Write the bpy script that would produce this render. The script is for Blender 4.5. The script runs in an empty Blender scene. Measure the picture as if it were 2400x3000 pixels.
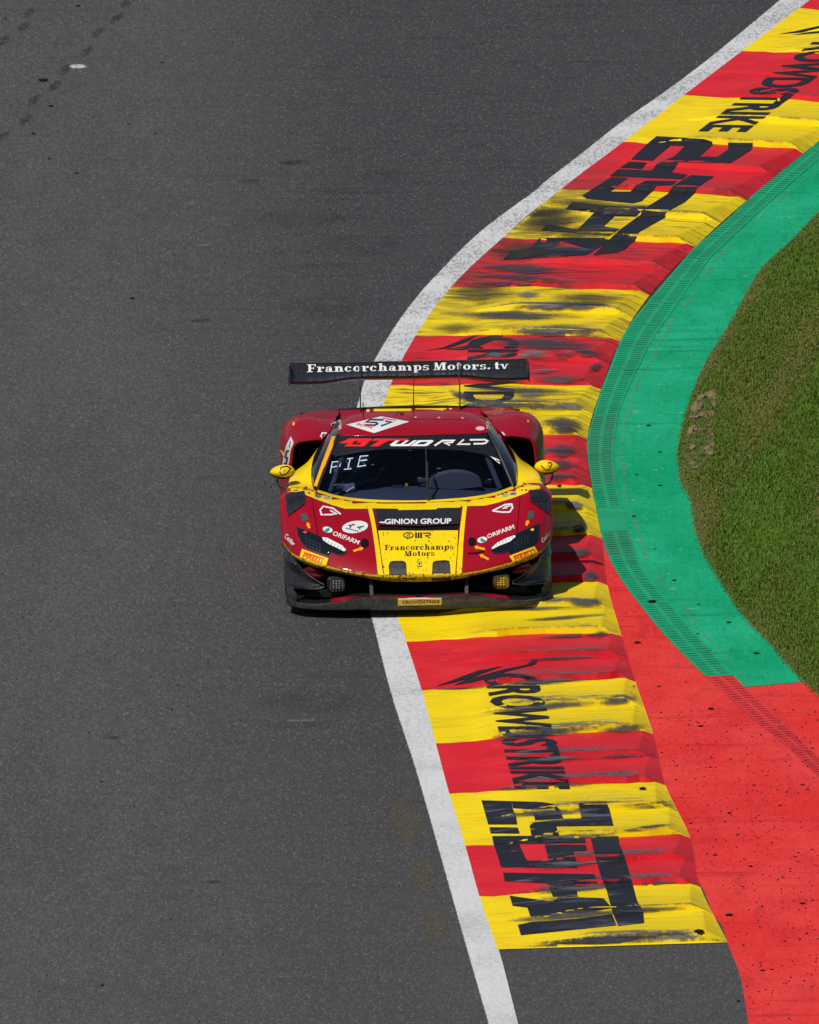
import bpy, bmesh, math, random
import numpy as np
from mathutils import Vector, Matrix
from mathutils.bvhtree import BVHTree
from mathutils.geometry import tessellate_polygon

random.seed(7); rng = np.random.default_rng(7)
S = bpy.context.scene
COL = S.collection
R = math.radians

# ------------------------------------------------------------------ camera
ELEV, DIST, PXM, ROLL = R(10.5), 235.0, 382.0, R(0.9)
FPX = PXM * DIST                                   # focal length in photo pixels (photo is 2400 x 3000)
f0 = Vector((0, math.cos(ELEV), -math.sin(ELEV)))
CAM = -f0 * DIST
r0 = Vector((1, 0, 0)); u0 = Vector((0, math.sin(ELEV), math.cos(ELEV)))
r1 = r0 * math.cos(ROLL) - u0 * math.sin(ROLL)
u1 = r0 * math.sin(ROLL) + u0 * math.cos(ROLL)
OX, OY = 1230, 1812                                # photo pixel of the ground point under the car's front lip
CF = (f0 - r1 * ((OX - 1200) / FPX) + u1 * ((OY - 1500) / FPX)).normalized()
CR = (r1 - CF * r1.dot(CF)).normalized(); CU = CR.cross(CF)
cd = bpy.data.cameras.new('camera'); cam = bpy.data.objects.new('camera', cd); COL.objects.link(cam)
cam.matrix_world = Matrix(((CR.x, CU.x, -CF.x, CAM.x), (CR.y, CU.y, -CF.y, CAM.y), (CR.z, CU.z, -CF.z, CAM.z), (0, 0, 0, 1)))
cd.sensor_fit = 'HORIZONTAL'; cd.sensor_width = 36; cd.lens = FPX / 2400 * 36
cd.clip_start = 1; cd.clip_end = 6000
S.camera = cam
S.render.resolution_x, S.render.resolution_y = 819, 1024

# ------------------------------------------------------------------ light
SUN = Vector((-0.40, -0.44, 1.0)).normalized()     # towards the sun
W = bpy.data.worlds.new('World'); S.world = W; W.use_nodes = True
wn = W.node_tree.nodes; bg = wn['Background']
sky = wn.new('ShaderNodeTexSky'); sky.sky_type = 'NISHITA'; sky.sun_disc = False
sky.sun_elevation = math.asin(SUN.z); sky.sun_rotation = math.atan2(SUN.x, SUN.y)
sky.altitude = 400
W.node_tree.links.new(sky.outputs[0], bg.inputs[0]); bg.inputs[1].default_value = 0.05
ld = bpy.data.lights.new('sun', 'SUN'); ld.energy = 3.85; ld.angle = R(0.53); ld.color = (1, 0.95, 0.87)
sun = bpy.data.objects.new('sun', ld); COL.objects.link(sun)
sun.rotation_euler = SUN.to_track_quat('Z', 'Y').to_euler(); sun.location = (-20, -20, 60)
S.view_settings.view_transform = 'Standard'; S.view_settings.look = 'None'
S.view_settings.exposure = 0.0; S.view_settings.gamma = 1.0
S.cycles.use_denoising = True
S.cycles.max_bounces = 8; S.cycles.transparent_max_bounces = 12

# ------------------------------------------------------------------ pixel <-> place
def ray(px, py): return CF + CR * ((px - 1200) / FPX) - CU * ((py - 1500) / FPX)
def G(px, py, z=0.0):                              # photo pixel -> point on the ground
    d = ray(px, py); return CAM + d * ((z - CAM.z) / d.z)
def pix(p):
    v = Vector(p) - CAM; k = FPX / v.dot(CF)
    return 1200 + v.dot(CR) * k, 1500 - v.dot(CU) * k
YAW = R(0.7)
CARM = Matrix.Rotation(YAW, 4, 'Z'); CARI = CARM.inverted()
CAML = CARI @ CAM
ZM = {1: (760, 1020, 920 / 1725), 2: (780, 1030, 480 / 1725), 3: (1180, 1030, 480 / 1725), 4: (780, 1400, 480 / 1725),
      5: (1180, 1400, 480 / 1725), 6: (1020, 1480, 420 / 1725), 7: (960, 1200, 540 / 1725),
      'A': (1100, 1780, 1300 / 1725), 'B': (1600, 0, 800 / 1725), 'C': (1100, 600, 800 / 1725), 'D': (1600, 1100, 800 / 1437),
      'E': (1200, 1880, 560 / 1725), 'F': (1380, 2300, 600 / 1725), 'G': (1460, 370, 800 / 1725), 'H': (1860, 0, 540 / 1725), 'K': (1580, 1380, 300 / 1470), 0: (0, 0, 1)}
def zp(z, x, y):                                   # enlarged-view coordinates -> photo pixel
    a, b, k = ZM[z]; return a + x * k, b + y * k
def cz(x, y, Y, z=1):                              # point of the car on its own cross plane Y
    d = CARI.to_3x3() @ ray(*zp(z, x, y))
    return CAML + d * ((Y - CAML.y) / d.y)

# ------------------------------------------------------------------ node helper
class NT:
    def __init__(s, name):
        s.m = bpy.data.materials.new(name); s.m.use_nodes = True
        s.n = s.m.node_tree.nodes; s.l = s.m.node_tree.links
        s.b = s.n['Principled BSDF']; s.o = s.n['Material Output']
    def put(s, sock, v):
        if isinstance(v, bpy.types.NodeSocket): s.l.new(v, sock)
        elif v is not None:
            if isinstance(v, (tuple, list)) and len(v) == 3 and sock.type == 'RGBA': v = (*v, 1)
            sock.default_value = v
    def coord(s, k='Object'): return s.n.new('ShaderNodeTexCoord').outputs[k]
    def uv(s): return s.n.new('ShaderNodeUVMap').outputs[0]
    def map(s, v, scale=(1, 1, 1), loc=(0, 0, 0), rot=(0, 0, 0)):
        n = s.n.new('ShaderNodeMapping'); s.put(n.inputs[0], v); n.inputs[1].default_value = loc; n.inputs[2].default_value = rot; n.inputs[3].default_value = scale
        return n.outputs[0]
    def noise(s, v, scale, detail=2, rough=.5, dist=0):
        n = s.n.new('ShaderNodeTexNoise'); s.put(n.inputs['Vector'], v); n.inputs['Scale'].default_value = scale
        n.inputs['Detail'].default_value = detail; n.inputs['Roughness'].default_value = rough; n.inputs['Distortion'].default_value = dist
        return n.outputs[0]
    def voro(s, v, scale, feature='F1', out=0):
        n = s.n.new('ShaderNodeTexVoronoi'); n.feature = feature; s.put(n.inputs['Vector'], v); n.inputs['Scale'].default_value = scale
        return n.outputs[out]
    def math(s, op, a, b=None, c=None, clamp=False):
        n = s.n.new('ShaderNodeMath'); n.operation = op; n.use_clamp = clamp
        s.put(n.inputs[0], a); s.put(n.inputs[1], b); s.put(n.inputs[2], c); return n.outputs[0]
    def ss(s, v, a, b, lo=0., hi=1.):
        n = s.n.new('ShaderNodeMapRange'); n.interpolation_type = 'SMOOTHSTEP'
        s.put(n.inputs[0], v); n.inputs[1].default_value = a; n.inputs[2].default_value = b; n.inputs[3].default_value = lo; n.inputs[4].default_value = hi
        return n.outputs[0]
    def mix(s, f, a, b, blend='MIX'):
        n = s.n.new('ShaderNodeMix'); n.data_type = 'RGBA'; n.blend_type = blend; s.put(n.inputs[0], f); s.put(n.inputs[6], a); s.put(n.inputs[7], b)
        return n.outputs[2]
    def sep(s, v):
        n = s.n.new('ShaderNodeSeparateXYZ'); s.put(n.inputs[0], v); return n.outputs
    def bump(s, h, strength=.3, dist=.01):
        n = s.n.new('ShaderNodeBump'); s.put(n.inputs['Height'], h); n.inputs['Strength'].default_value = strength; n.inputs['Distance'].default_value = dist
        s.l.new(n.outputs[0], s.b.inputs['Normal'])
    def set(s, **k):
        for a, v in k.items(): s.put(s.b.inputs[a.replace('_', ' ')], v)
        return s
    def alpha(s, a): s.put(s.b.inputs['Alpha'], a)

def simple(name, col, rough=.5, metal=0., coat=0., spec=.5):
    t = NT(name); t.set(Base_Color=col, Roughness=rough, Metallic=metal, Coat_Weight=coat, Coat_Roughness=.04); t.put(t.b.inputs['Specular IOR Level'], spec)
    return t.m

# ------------------------------------------------------------------ mesh helper
class MB:
    def __init__(s): s.v = []; s.f = []; s.uv = None
    def add(s, vs, fs):
        k = len(s.v); s.v += [tuple(v) for v in vs]; s.f += [tuple(i + k for i in f) for f in fs]; return s
    def box(s, c, size, rot=None):
        a = [Vector((x, y, z)) for x in (-.5, .5) for y in (-.5, .5) for z in (-.5, .5)]
        m = rot or Matrix.Identity(3)
        return s.add([Vector(c) + m @ Vector((p.x * size[0], p.y * size[1], p.z * size[2])) for p in a],
                     [(0, 1, 3, 2), (4, 6, 7, 5), (0, 4, 5, 1), (2, 3, 7, 6), (0, 2, 6, 4), (1, 5, 7, 3)])
    def tube(s, pts, rad, n=8, cap=True):
        pts = [Vector(p) for p in pts]; rad = rad if isinstance(rad, (list, tuple)) else [rad] * len(pts)
        vs, fs = [], []; up = Vector((0, 0, 1))
        for i, p in enumerate(pts):
            d = (pts[min(i + 1, len(pts) - 1)] - pts[max(i - 1, 0)]).normalized()
            a = d.cross(up if abs(d.z) < .9 else Vector((1, 0, 0))).normalized(); b = d.cross(a)
            for j in range(n):
                t = 2 * math.pi * j / n; vs.append(p + (a * math.cos(t) + b * math.sin(t)) * rad[i])
        for i in range(len(pts) - 1):
            for j in range(n): fs.append((i * n + j, i * n + (j + 1) % n, (i + 1) * n + (j + 1) % n, (i + 1) * n + j))
        if cap: fs += [tuple(range(n))[::-1], tuple((len(pts) - 1) * n + j for j in range(n))]
        return s.add(vs, fs)
    def lathe(s, prof, axis='X', c=(0, 0, 0), n=40):   # profile of (along axis, radius)
        vs, fs = [], []; c = Vector(c)
        for a, r in prof:
            for j in range(n):
                t = 2 * math.pi * j / n; p, q = r * math.cos(t), r * math.sin(t)
                vs.append(c + (Vector((a, p, q)) if axis == 'X' else Vector((p, a, q)) if axis == 'Y' else Vector((p, q, a))))
        for i in range(len(prof) - 1):
            for j in range(n): fs.append((i * n + j, i * n + (j + 1) % n, (i + 1) * n + (j + 1) % n, (i + 1) * n + j))
        return s.add(vs, fs)
    def prism(s, poly, vec):                           # closed 3-D outline pushed along a vector
        n = len(poly); vec = Vector(vec)
        tri = tessellate_polygon([[Vector(p) for p in poly]])
        vs = [Vector(p) for p in poly] + [Vector(p) + vec for p in poly]
        fs = [t for t in tri] + [tuple(i + n for i in t[::-1]) for t in tri]
        fs += [(i, (i + 1) % n, n + (i + 1) % n, n + i) for i in range(n)]
        return s.add(vs, fs)
    def grid(s, P, closed=False):                      # P: rows of points
        r, c = len(P), len(P[0]); vs = [p for row in P for p in row]; fs = []
        for i in range(r - 1):
            for j in range(c if closed else c - 1):
                k = (j + 1) % c; fs.append((i * c + j, i * c + k, (i + 1) * c + k, (i + 1) * c + j))
        return s.add(vs, fs)
    def ell(s, c, rad, n=16, m=10):
        return s.grid([[Vector((c[0] + rad[0] * math.sin(math.pi * i / m) * math.cos(2 * math.pi * j / n), c[1] + rad[1] * math.sin(math.pi * i / m) * math.sin(2 * math.pi * j / n),
                                c[2] + rad[2] * math.cos(math.pi * i / m))) for j in range(n)] for i in range(m + 1)], True)
    def build(s, name, mat, parent=None, smooth=False, solid=0, bevel=0, weld=False, uv=None):
        me = bpy.data.meshes.new(name); me.from_pydata(s.v, [], s.f)
        if uv is not None:
            l = me.uv_layers.new(name='UVMap')
            for lp in me.loops: l.data[lp.index].uv = uv[lp.vertex_index]
        o = bpy.data.objects.new(name, me); COL.objects.link(o)
        bm = bmesh.new(); bm.from_mesh(me)
        if weld: bmesh.ops.remove_doubles(bm, verts=bm.verts, dist=1e-4)
        bmesh.ops.recalc_face_normals(bm, faces=bm.faces)
        if bevel: bmesh.ops.bevel(bm, geom=[e for e in bm.edges if len(e.link_faces) == 2 and e.calc_face_angle(0) > .5], offset=bevel, segments=2, affect='EDGES')
        for f in bm.faces: f.smooth = smooth
        bm.to_mesh(me); bm.free()
        me.materials.append(mat)
        if smooth: me.set_sharp_from_angle(angle=R(38))
        if parent: o.parent = parent
        if solid:
            md = o.modifiers.new('solid', 'SOLIDIFY'); md.thickness = solid; md.offset = -1
        return o

def tag(o, label=None, cat=None, group=None, kind=None):
    for k, v in (('label', label), ('category', cat), ('group', group), ('kind', kind)):
        if v: o[k] = v
    return o
def empty(name, loc=(0, 0, 0), parent=None):
    o = bpy.data.objects.new(name, None); o.location = loc; o.empty_display_size = .2; COL.objects.link(o)
    if parent: o.parent = parent
    return o

def cr1(P, t):                                        # Catmull-Rom through the points of P (list of Vectors)
    n = len(P) - 1; i = min(max(int(math.floor(t)), 0), n - 1); u = t - i
    p1, p2 = P[i], P[i + 1]; p0 = P[i - 1] if i > 0 else p1 * 2 - p2; p3 = P[i + 2] if i + 2 <= n else p2 * 2 - p1
    return ((p1 * 2) + (p2 - p0) * u + (p0 * 2 - p1 * 5 + p2 * 4 - p3) * (u * u) + (p1 * 3 - p0 - p2 * 3 + p3) * (u ** 3)) * .5
def net(C, k=6, k2=None):                              # smooth surface through a net of control points
    k2 = k2 or k
    nr, nc = len(C) - 1, len(C[0]) - 1
    cols = [[cr1([row[j] for row in C], i / k) for i in range(nr * k + 1)] for j in range(nc + 1)]
    return [[cr1([cols[j][i] for j in range(nc + 1)], q / k2) for q in range(nc * k2 + 1)] for i in range(nr * k + 1)]

# ------------------------------------------------------------------ paint laid on a surface (livery, lettering, road graphics)
def text_geo(s, bold=.0, shear=0, space=1.0):
    c = bpy.data.curves.new('t', 'FONT'); c.body = s; c.offset = bold; c.shear = shear; c.resolution_u = 3; c.space_character = space
    o = bpy.data.objects.new('t', c); me = bpy.data.meshes.new_from_object(o)
    vs = [Vector((v.co.x, v.co.y, 0)) for v in me.vertices]; fs = [tuple(p.vertices) for p in me.polygons]
    bpy.data.objects.remove(o); bpy.data.curves.remove(c); bpy.data.meshes.remove(me)
    x0 = min(v.x for v in vs); x1 = max(v.x for v in vs); y0 = min(v.y for v in vs); y1 = max(v.y for v in vs)
    return [((v.x - x0) / (x1 - x0), (v.y - y0) / (y1 - y0)) for v in vs], fs
def text_px(s, z, q, **k):                            # q: baseline start, baseline end, top end, top start (in view z)
    uv, fs = text_geo(s, **k); q = [Vector((*zp(z, *p), 0)) for p in q]
    return [((q[0] * (1 - a) + q[1] * a) * (1 - b) + (q[3] * (1 - a) + q[2] * a) * b) for a, b in uv], fs
def poly_px(z, pts, *holes):
    loops = [[Vector((*zp(z, *p), 0)) for p in l] for l in (pts, *holes)]
    fs = tessellate_polygon(loops); return [p for l in loops for p in l], [tuple(f) for f in fs]
def ell_px(z, cx, cy, rx, ry, rot=0, n=28):
    c, s = math.cos(R(rot)), math.sin(R(rot))
    return poly_px(z, [(cx + rx * math.cos(t) * c - ry * math.sin(t) * s, cy + rx * math.cos(t) * s + ry * math.sin(t) * c) for t in [2 * math.pi * i / n for i in range(n)]])
def stroke_px(z, pts, w):
    P = [Vector((*zp(z, *p), 0)) for p in pts]; h = w * ZM[z][2] / 2; L, Rr = [], []
    for i, p in enumerate(P):
        d1 = (P[i] - P[i - 1]).normalized() if i else (P[1] - P[0]).normalized()
        d2 = (P[i + 1] - P[i]).normalized() if i + 1 < len(P) else d1
        n1 = Vector((-d1.y, d1.x, 0)); n2 = Vector((-d2.y, d2.x, 0)); m = (n1 + n2)
        m = m.normalized() if m.length > .1 else n1
        k = h / max(m.dot(n1), .45); L.append(p + m * k); Rr.append(p - m * k)
    n = len(P)
    return L + Rr, [(i, i + 1, n + i + 1, n + i) for i in range(n - 1)]
def join_px(*gs):
    V, F = [], []
    for v, f in gs:
        k = len(V); V += v; F += [tuple(i + k for i in q) for q in f]
    return V, F

def bvh_of(objs):
    V, F = [], []
    for o in objs:
        k = len(V); V += [v.co.copy() for v in o.data.vertices]; F += [tuple(i + k for i in p.vertices) for p in o.data.polygons]
    return BVHTree.FromPolygons(V, F)
def lay(name, geo, tree, mat, parent, layer=1, cell=14, local=True, off=None, lift=None, step=.0007, uvf=None):
    """paint outlined in the photo, laid on the real surface it is painted on, a fraction of a millimetre thick"""
    vs, fs = geo
    bm = bmesh.new(); bv = [bm.verts.new(v) for v in vs]
    for f in fs:
        try: bm.faces.new([bv[i] for i in f])
        except ValueError: pass
    if cell:
        xs = [v.x for v in vs]; ys = [v.y for v in vs]
        for ax, lo, hi in ((0, min(xs), max(xs)), (1, min(ys), max(ys))):
            k = math.floor(lo / cell) + 1
            while k * cell < hi:
                co = [0, 0, 0]; no = [0, 0, 0]; co[ax] = k * cell; no[ax] = 1
                bmesh.ops.bisect_plane(bm, geom=bm.verts[:] + bm.edges[:] + bm.faces[:], plane_co=co, plane_no=no); k += 1
    if uvf:
        ul = bm.loops.layers.uv.new('UVMap')
        for f in bm.faces:
            for lp in f.loops: lp[ul].uv = uvf(lp.vert.co.x, lp.vert.co.y)
    o3 = CAML if local else CAM
    m3 = CARI.to_3x3() if local else Matrix.Identity(3)
    dead = []
    for v in bm.verts:
        px, py = v.co.x, v.co.y
        d = (m3 @ ray(px, py)).normalized()
        h, n, i, t = tree.ray_cast(o3 + d * 150, d)
        if h is None: dead.append(v); continue
        if n.dot(d) > 0: n = -n
        e = (.0012 + step * layer) if off is None else off
        if lift: e += lift(px, py)
        v.co = h + n * e
    if dead: bmesh.ops.delete(bm, geom=dead, context='VERTS')
    bmesh.ops.recalc_face_normals(bm, faces=bm.faces)
    bad = [f for f in bm.faces if max(e.calc_length() for e in f.edges) > (.25 if local else 3.0)]
    if bad: bmesh.ops.delete(bm, geom=bad, context='FACES')
    for f in bm.faces: f.smooth = True
    me = bpy.data.meshes.new(name); bm.to_mesh(me); bm.free(); me.materials.append(mat)
    o = bpy.data.objects.new(name, me); COL.objects.link(o); o.parent = parent
    return o
# ================================================================== THE SETTING
def gcurve(pts, far=0, near=0, k=5):                   # outline in the photo (far to near) -> curve on the ground
    P = [G(*p) for p in pts]
    Q = [cr1(P, i / k) for i in range((len(P) - 1) * k + 1)]
    if far: Q.insert(0, Q[0] + (Q[0] - Q[k]).normalized() * far)
    if near: Q.append(Q[-1] + (Q[-1] - Q[-1 - k]).normalized() * near)
    return Q
def sheet(name, outline, z, mat, parent=None):
    P = [Vector((p[0], p[1], z)) for p in outline]
    return MB().add(P, [tuple(t) for t in tessellate_polygon([P])]).build(name, mat, parent)
def struct(o, parent=None):
    if parent: o.parent = parent
    else: o['kind'] = 'structure'
    return o

# ---- materials of the ground
def asphalt_mat(name, base, seed):
    t = NT(name); c = t.coord(); X, Y, _ = t.sep(c)
    # stones stand up out of the binder, so seen low they keep their height: stretch the grain along the track
    lum = t.sep(t.voro(t.map(c, (1, .24, 1), (seed, 0, 0)), 95, out=1))[0]; lum2 = t.sep(t.voro(t.map(c, (1, .25, 1), (3, 1, 0)), 150, out=1))[0]
    spk = t.ss(lum, .86, .99); spk2 = t.ss(lum2, .80, 1.0); dk = t.ss(lum2, .35, .0)
    big = t.noise(t.map(c, (1, .16, 1)), .9, 4, .6); mid = t.noise(t.map(c, (1.6, .35, 1)), 2.2, 4, .6)
    sm = t.noise(t.map(c, (.9, 4.5, 1), (3.1, seed, 0)), 1.0, 5, .62)
    fine = t.noise(t.map(c, (2.2, 16, 1), (1, 7, 0)), 1.0, 3, .6)
    # the driven lane: rubber has darkened a broad band along the inside of the bend
    lane = t.math('MULTIPLY', t.ss(t.math('ADD', X, t.math('MULTIPLY', t.math('SUBTRACT', big, .5), 2.2)), -2.4, -.2), t.ss(Y, -16, 2, .35, 1))
    b = t.mix(t.ss(big, .3, .7), tuple(x * .90 for x in base), tuple(x * 1.10 for x in base))
    gr3 = t.sep(t.voro(t.map(c, (1, .26, 1), (8, 3, 0)), 62, out=1))[1]
    b = t.mix(t.ss(gr3, .1, .9, .34, 0), b, (.035, .034, .036)); b = t.mix(t.ss(gr3, .75, 1, 0, .22), b, (.16, .155, .15))
    b = t.mix(t.math('MULTIPLY', lane, .74), b, (.038, .037, .044))
    b = t.mix(t.ss(mid, .35, .72, 0, .30), b, tuple(x * .72 for x in base))
    st = t.math('MULTIPLY', t.ss(sm, .52, .74), t.math('ADD', .20, t.math('MULTIPLY', lane, .6)))
    b = t.mix(st, b, (.028, .028, .033))
    b = t.mix(t.math('MULTIPLY', t.ss(fine, .60, .72), t.math('ADD', .10, t.math('MULTIPLY', lane, .45))), b, (.022, .022, .026))
    b = t.mix(t.math('MULTIPLY', spk, .36), b, (.22, .215, .21)); b = t.mix(t.math('MULTIPLY', spk2, .26), b, (.17, .165, .16))
    b = t.mix(t.math('MULTIPLY', dk, .42), b, (.026, .026, .028))
    t.set(Base_Color=b, Roughness=.9); t.put(t.b.inputs['Specular IOR Level'], .12)
    t.bump(t.math('ADD', lum, lum2), .5, .006)
    return t.m
M_ASPH = asphalt_mat('asphalt', (.083, .0805, .082), 0)
def line_mat():
    t = NT('white_road_paint'); c = t.coord()
    n = t.noise(c, 24, 4, .7); n2 = t.noise(c, 1.1, 2); g = t.noise(c, 120, 2, .7)
    d = t.math('ADD', t.math('MULTIPLY', n, .6), t.math('MULTIPLY', n2, .4))
    b = t.mix(t.ss(d, .46, .66), (.61, .62, .635), (.42, .43, .445))
    wr = t.math('MULTIPLY', t.ss(t.sep(c)[1], -8, 6), t.ss(n2, .25, .6)); b = t.mix(t.math('MULTIPLY', t.ss(g, .50, .66), t.math('ADD', .25, t.math('MULTIPLY', wr, .6))), b, (.26, .27, .28)); b = t.mix(t.math('MULTIPLY', t.ss(t.sep(t.voro(t.map(c, (1, .22, 1)), 70, out=1))[0], .55, .85), t.math('ADD', .12, t.math('MULTIPLY', wr, .55))), b, (.20, .205, .215)); b = t.mix(t.ss(t.noise(t.map(c, (3, .6, 1), (5, 5, 0)), 2.2, 5, .75), .60, .70, 0, .45), b, (.30, .31, .33))
    t.set(Base_Color=b, Roughness=.7); t.put(t.b.inputs['Specular IOR Level'], .15); t.bump(g, .5, .004)
    u, v, _ = t.sep(t.uv()); e = t.math('MULTIPLY', t.ss(t.math('ADD', u, t.math('MULTIPLY', t.math('SUBTRACT', t.noise(c, 40, 4, .75), .5), .16)), .02, .05), 1.0)
    t.alpha(t.math('MULTIPLY', e, t.ss(t.noise(c, 60, 3, .75), .66, .73, 1, .15)))
    return t.m
M_LINE = line_mat()
def apron_mat(name, base, stain, alt):
    t = NT(name); c = t.coord()
    n = t.noise(t.map(c, (1, .45, 1)), 1.3, 4, .6); f = t.noise(c, 70, 3, .7); s = t.noise(t.map(c, (.8, 6, 1)), .9, 4, .6); w = t.noise(c, 6, 4, .75)
    b = t.mix(t.ss(n, .3, .72), base, stain)
    b = t.mix(t.ss(s, .54, .72, 0, .6), b, tuple(x * .5 for x in base)); b = t.mix(t.ss(t.noise(t.map(c, (3, .7, 1)), 1.2, 5, .7), .5, .75, 0, .45), b, tuple(x * .62 for x in base))
    b = t.mix(t.ss(f, .58, .78, 0, .45), b, tuple(x * .5 for x in base))
    b = t.mix(t.ss(w, .645, .69, 0, .7), b, alt)
    arc = t.noise(t.map(c, (5, .35, 1), (2, 2, 0), (0, 0, .25)), 1.6, 5, .7); b = t.mix(t.ss(arc, .56, .70, 0, .38), b, tuple(x * .45 + .01 for x in base))
    gr = t.sep(t.voro(t.map(c, (1, .22, 1)), 70, out=1))[0]; b = t.mix(t.ss(gr, .6, 1, 0, .22), b, tuple(min(1, x * 1.35 + .02) for x in base)); b = t.mix(t.ss(gr, .3, 0, 0, .35), b, tuple(x * .55 for x in base))
    jn = t.math('MULTIPLY', t.ss(t.math('PINGPONG', t.math('ADD', t.sep(c)[1], t.math('MULTIPLY', w, .15)), 2.1), .0, .05, 1, 0), t.ss(n, .35, .6)); b = t.mix(t.math('MULTIPLY', jn, .45), b, tuple(x * .45 for x in base))
    t.set(Base_Color=b, Roughness=.7); t.put(t.b.inputs['Specular IOR Level'], .08); t.bump(f, .35, .004); return t.m
M_GREEN = apron_mat('green_apron_paint', (.002, .290, .128), (.016, .375, .195), (.30, .40, .33))
M_RED = apron_mat('red_apron_paint', (.62, .024, .024), (.68, .052, .046), (.50, .10, .09))

# ---- outlines, measured in the photo
WL = gcurve([(2286, 0), (2175, 93), (2064, 183), (1952, 267), (1823, 357), (1693, 459), (1600, 531), (1568, 560), (1496, 612), (1418, 671), (1353, 730), (1287, 798), (1235, 854), (1189, 913), (1144, 978), (1098, 1056), (1069, 1115),
             (1047, 1192), (1018, 1310), (1008, 1430), (1016, 1560), (1046, 1690), (1089, 1809), (1145, 2029), (1221, 2262), (1288, 2496), (1356, 2737), (1432, 3000)], 160, 200)
WR = gcurve([(2374, 0), (2262, 88), (2181, 149), (2096, 216), (2007, 281), (1919, 348), (1831, 417), (1738, 487), (1650, 554), (1557, 623), (1473, 698), (1401, 769), (1335, 841), (1289, 893), (1224, 985), (1179, 1056),
             (1148, 1131), (1125, 1191), (1098, 1300), (1088, 1430), (1096, 1560), (1122, 1690), (1166, 1810), (1240, 2025), (1321, 2328), (1409, 2628), (1462, 2784), (1518, 3000)], 160, 200)
DLp = [(2440, 388), (2400, 417), (2351, 450), (2268, 515), (2189, 589), (2115, 659), (2036, 726), (1971, 800), (1888, 897), (1842, 957), (1817, 1001), (1791, 1068), (1761, 1145), (1734, 1234), (1721, 1289), (1721, 1350),
       (1734, 1434), (1748, 1501), (1764, 1579), (1784, 1634), (1814, 1690), (1845, 1735), (1884, 1785), (1928, 1840), (1990, 1907), (2045, 1963), (2106, 2017), (2157, 2063), (2212, 2113), (2296, 2180), (2379, 2258), (2480, 2350)]
DRp = [(2480, 405), (2400, 468), (2296, 557), (2175, 668), (2092, 747), (2050, 800), (1975, 905), (1900, 1017), (1879, 1064), (1848, 1125), (1814, 1211), (1802, 1289), (1799, 1350),
       (1806, 1417), (1828, 1501), (1845, 1562), (1873, 1645), (1900, 1690), (1945, 1746), (1984, 1790), (2029, 1846), (2084, 1907), (2134, 1963), (2181, 2013), (2232, 2060), (2296, 2118), (2360, 2180), (2440, 2258), (2540, 2350)]
DL = gcurve(DLp, 160, 200); DR = gcurve(DRp, 160, 200)
GEp = [(2520, 520), (2400, 623), (2323, 703), (2240, 779), (2191, 856), (2143, 946), (2073, 1057), (2033, 1150), (2005, 1245), (1990, 1336), (2002, 1416), (2029, 1462), (2040, 1545), (2073, 1629), (2123, 1712), (2168, 1779),
       (2212, 1835), (2268, 1885), (2307, 1935), (2363, 1996), (2420, 2050), (2520, 2150), (2640, 2270)]
GE = gcurve(GEp, 160, 200)

# ---- the land: one wide sheet to the horizon, the track on it
def land_mat():
    t = NT('turf_soil'); c = t.coord(); n = t.noise(c, .8, 4); m = t.noise(c, 9, 4, .65)
    b = t.mix(t.ss(n, .35, .65), (.058, .100, .011), (.074, .090, .016)); b = t.mix(t.ss(m, .5, .75), b, (.075, .070, .024))
    t.set(Base_Color=b, Roughness=.95); t.bump(m, .6, .03); return t.m
M_LAND = land_mat()
land = struct(sheet('ground', [(-2500, -2500), (2500, -2500), (2500, 2500), (-2500, 2500)], -.45, M_LAND))
rd = [(p.x, p.y) for p in DL]
track = struct(sheet('race_track', rd + [(-300, rd[-1][1]), (-300, rd[0][1])], 0.0, M_ASPH))
def at_y(curve, y):
    for p, q in zip(curve[:-1], curve[1:]):
        if (p.y - y) * (q.y - y) <= 0 and p.y != q.y: return p.lerp(q, (y - p.y) / (q.y - p.y))
lr = []
for i in range(700):
    y = np.interp(i, [0, 60, 640, 699], [-150, -20, 36, 140]); a, b = at_y(WL, y), at_y(WR, y)
    lr.append([Vector((a.x - .008, y, .004)), Vector((b.x, y, .004))])
struct(MB().grid(lr).build('edge_line', M_LINE, uv=[(k % 2, k // 2 * .1) for k in range(1400)]))

# right-hand strips beyond the slot drain
def cut(curve, y0, y1): return [p for p in curve if y0 <= p.y <= y1]
YB = G(2106, 2017).y
a = G(2181, 2013); b = G(2372, 1996)
green = struct(sheet('green_apron', [p for p in DR if p.y > a.y + .02] + [a] + [b] + [p for p in GE if p.y > b.y + .02][::-1], .0015, M_GREEN))
struct(sheet('red_apron', [a - Vector((0, .02, 0))] + [p for p in DR if p.y < a.y - .05] + [p for p in GE if p.y < b.y - .05][::-1] + [b - Vector((0, .02, 0))], .0015, M_RED))
KR = [(1764, 1579), (1768, 1650), (1780, 1723), (1800, 1801), (1817, 1868), (1838, 1930), (1876, 2036), (1914, 2157), (1944, 2275), (1990, 2360), (2023, 2462), (2057, 2560), (2095, 2640), (2132, 2763), (2170, 2865), (2193, 3000)]
kr = gcurve(KR, 0, 200); k0 = G(1764, 1579)
red2 = [p - Vector((.05, 0, 0)) for p in kr if p.y > G(0, 2740).y] + [p for p in kr if p.y <= G(0, 2740).y]
dl2 = [p for p in DL if p.y < k0.y]
struct(sheet('red_runoff', red2 + dl2[::-1], .004, M_RED))

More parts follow.
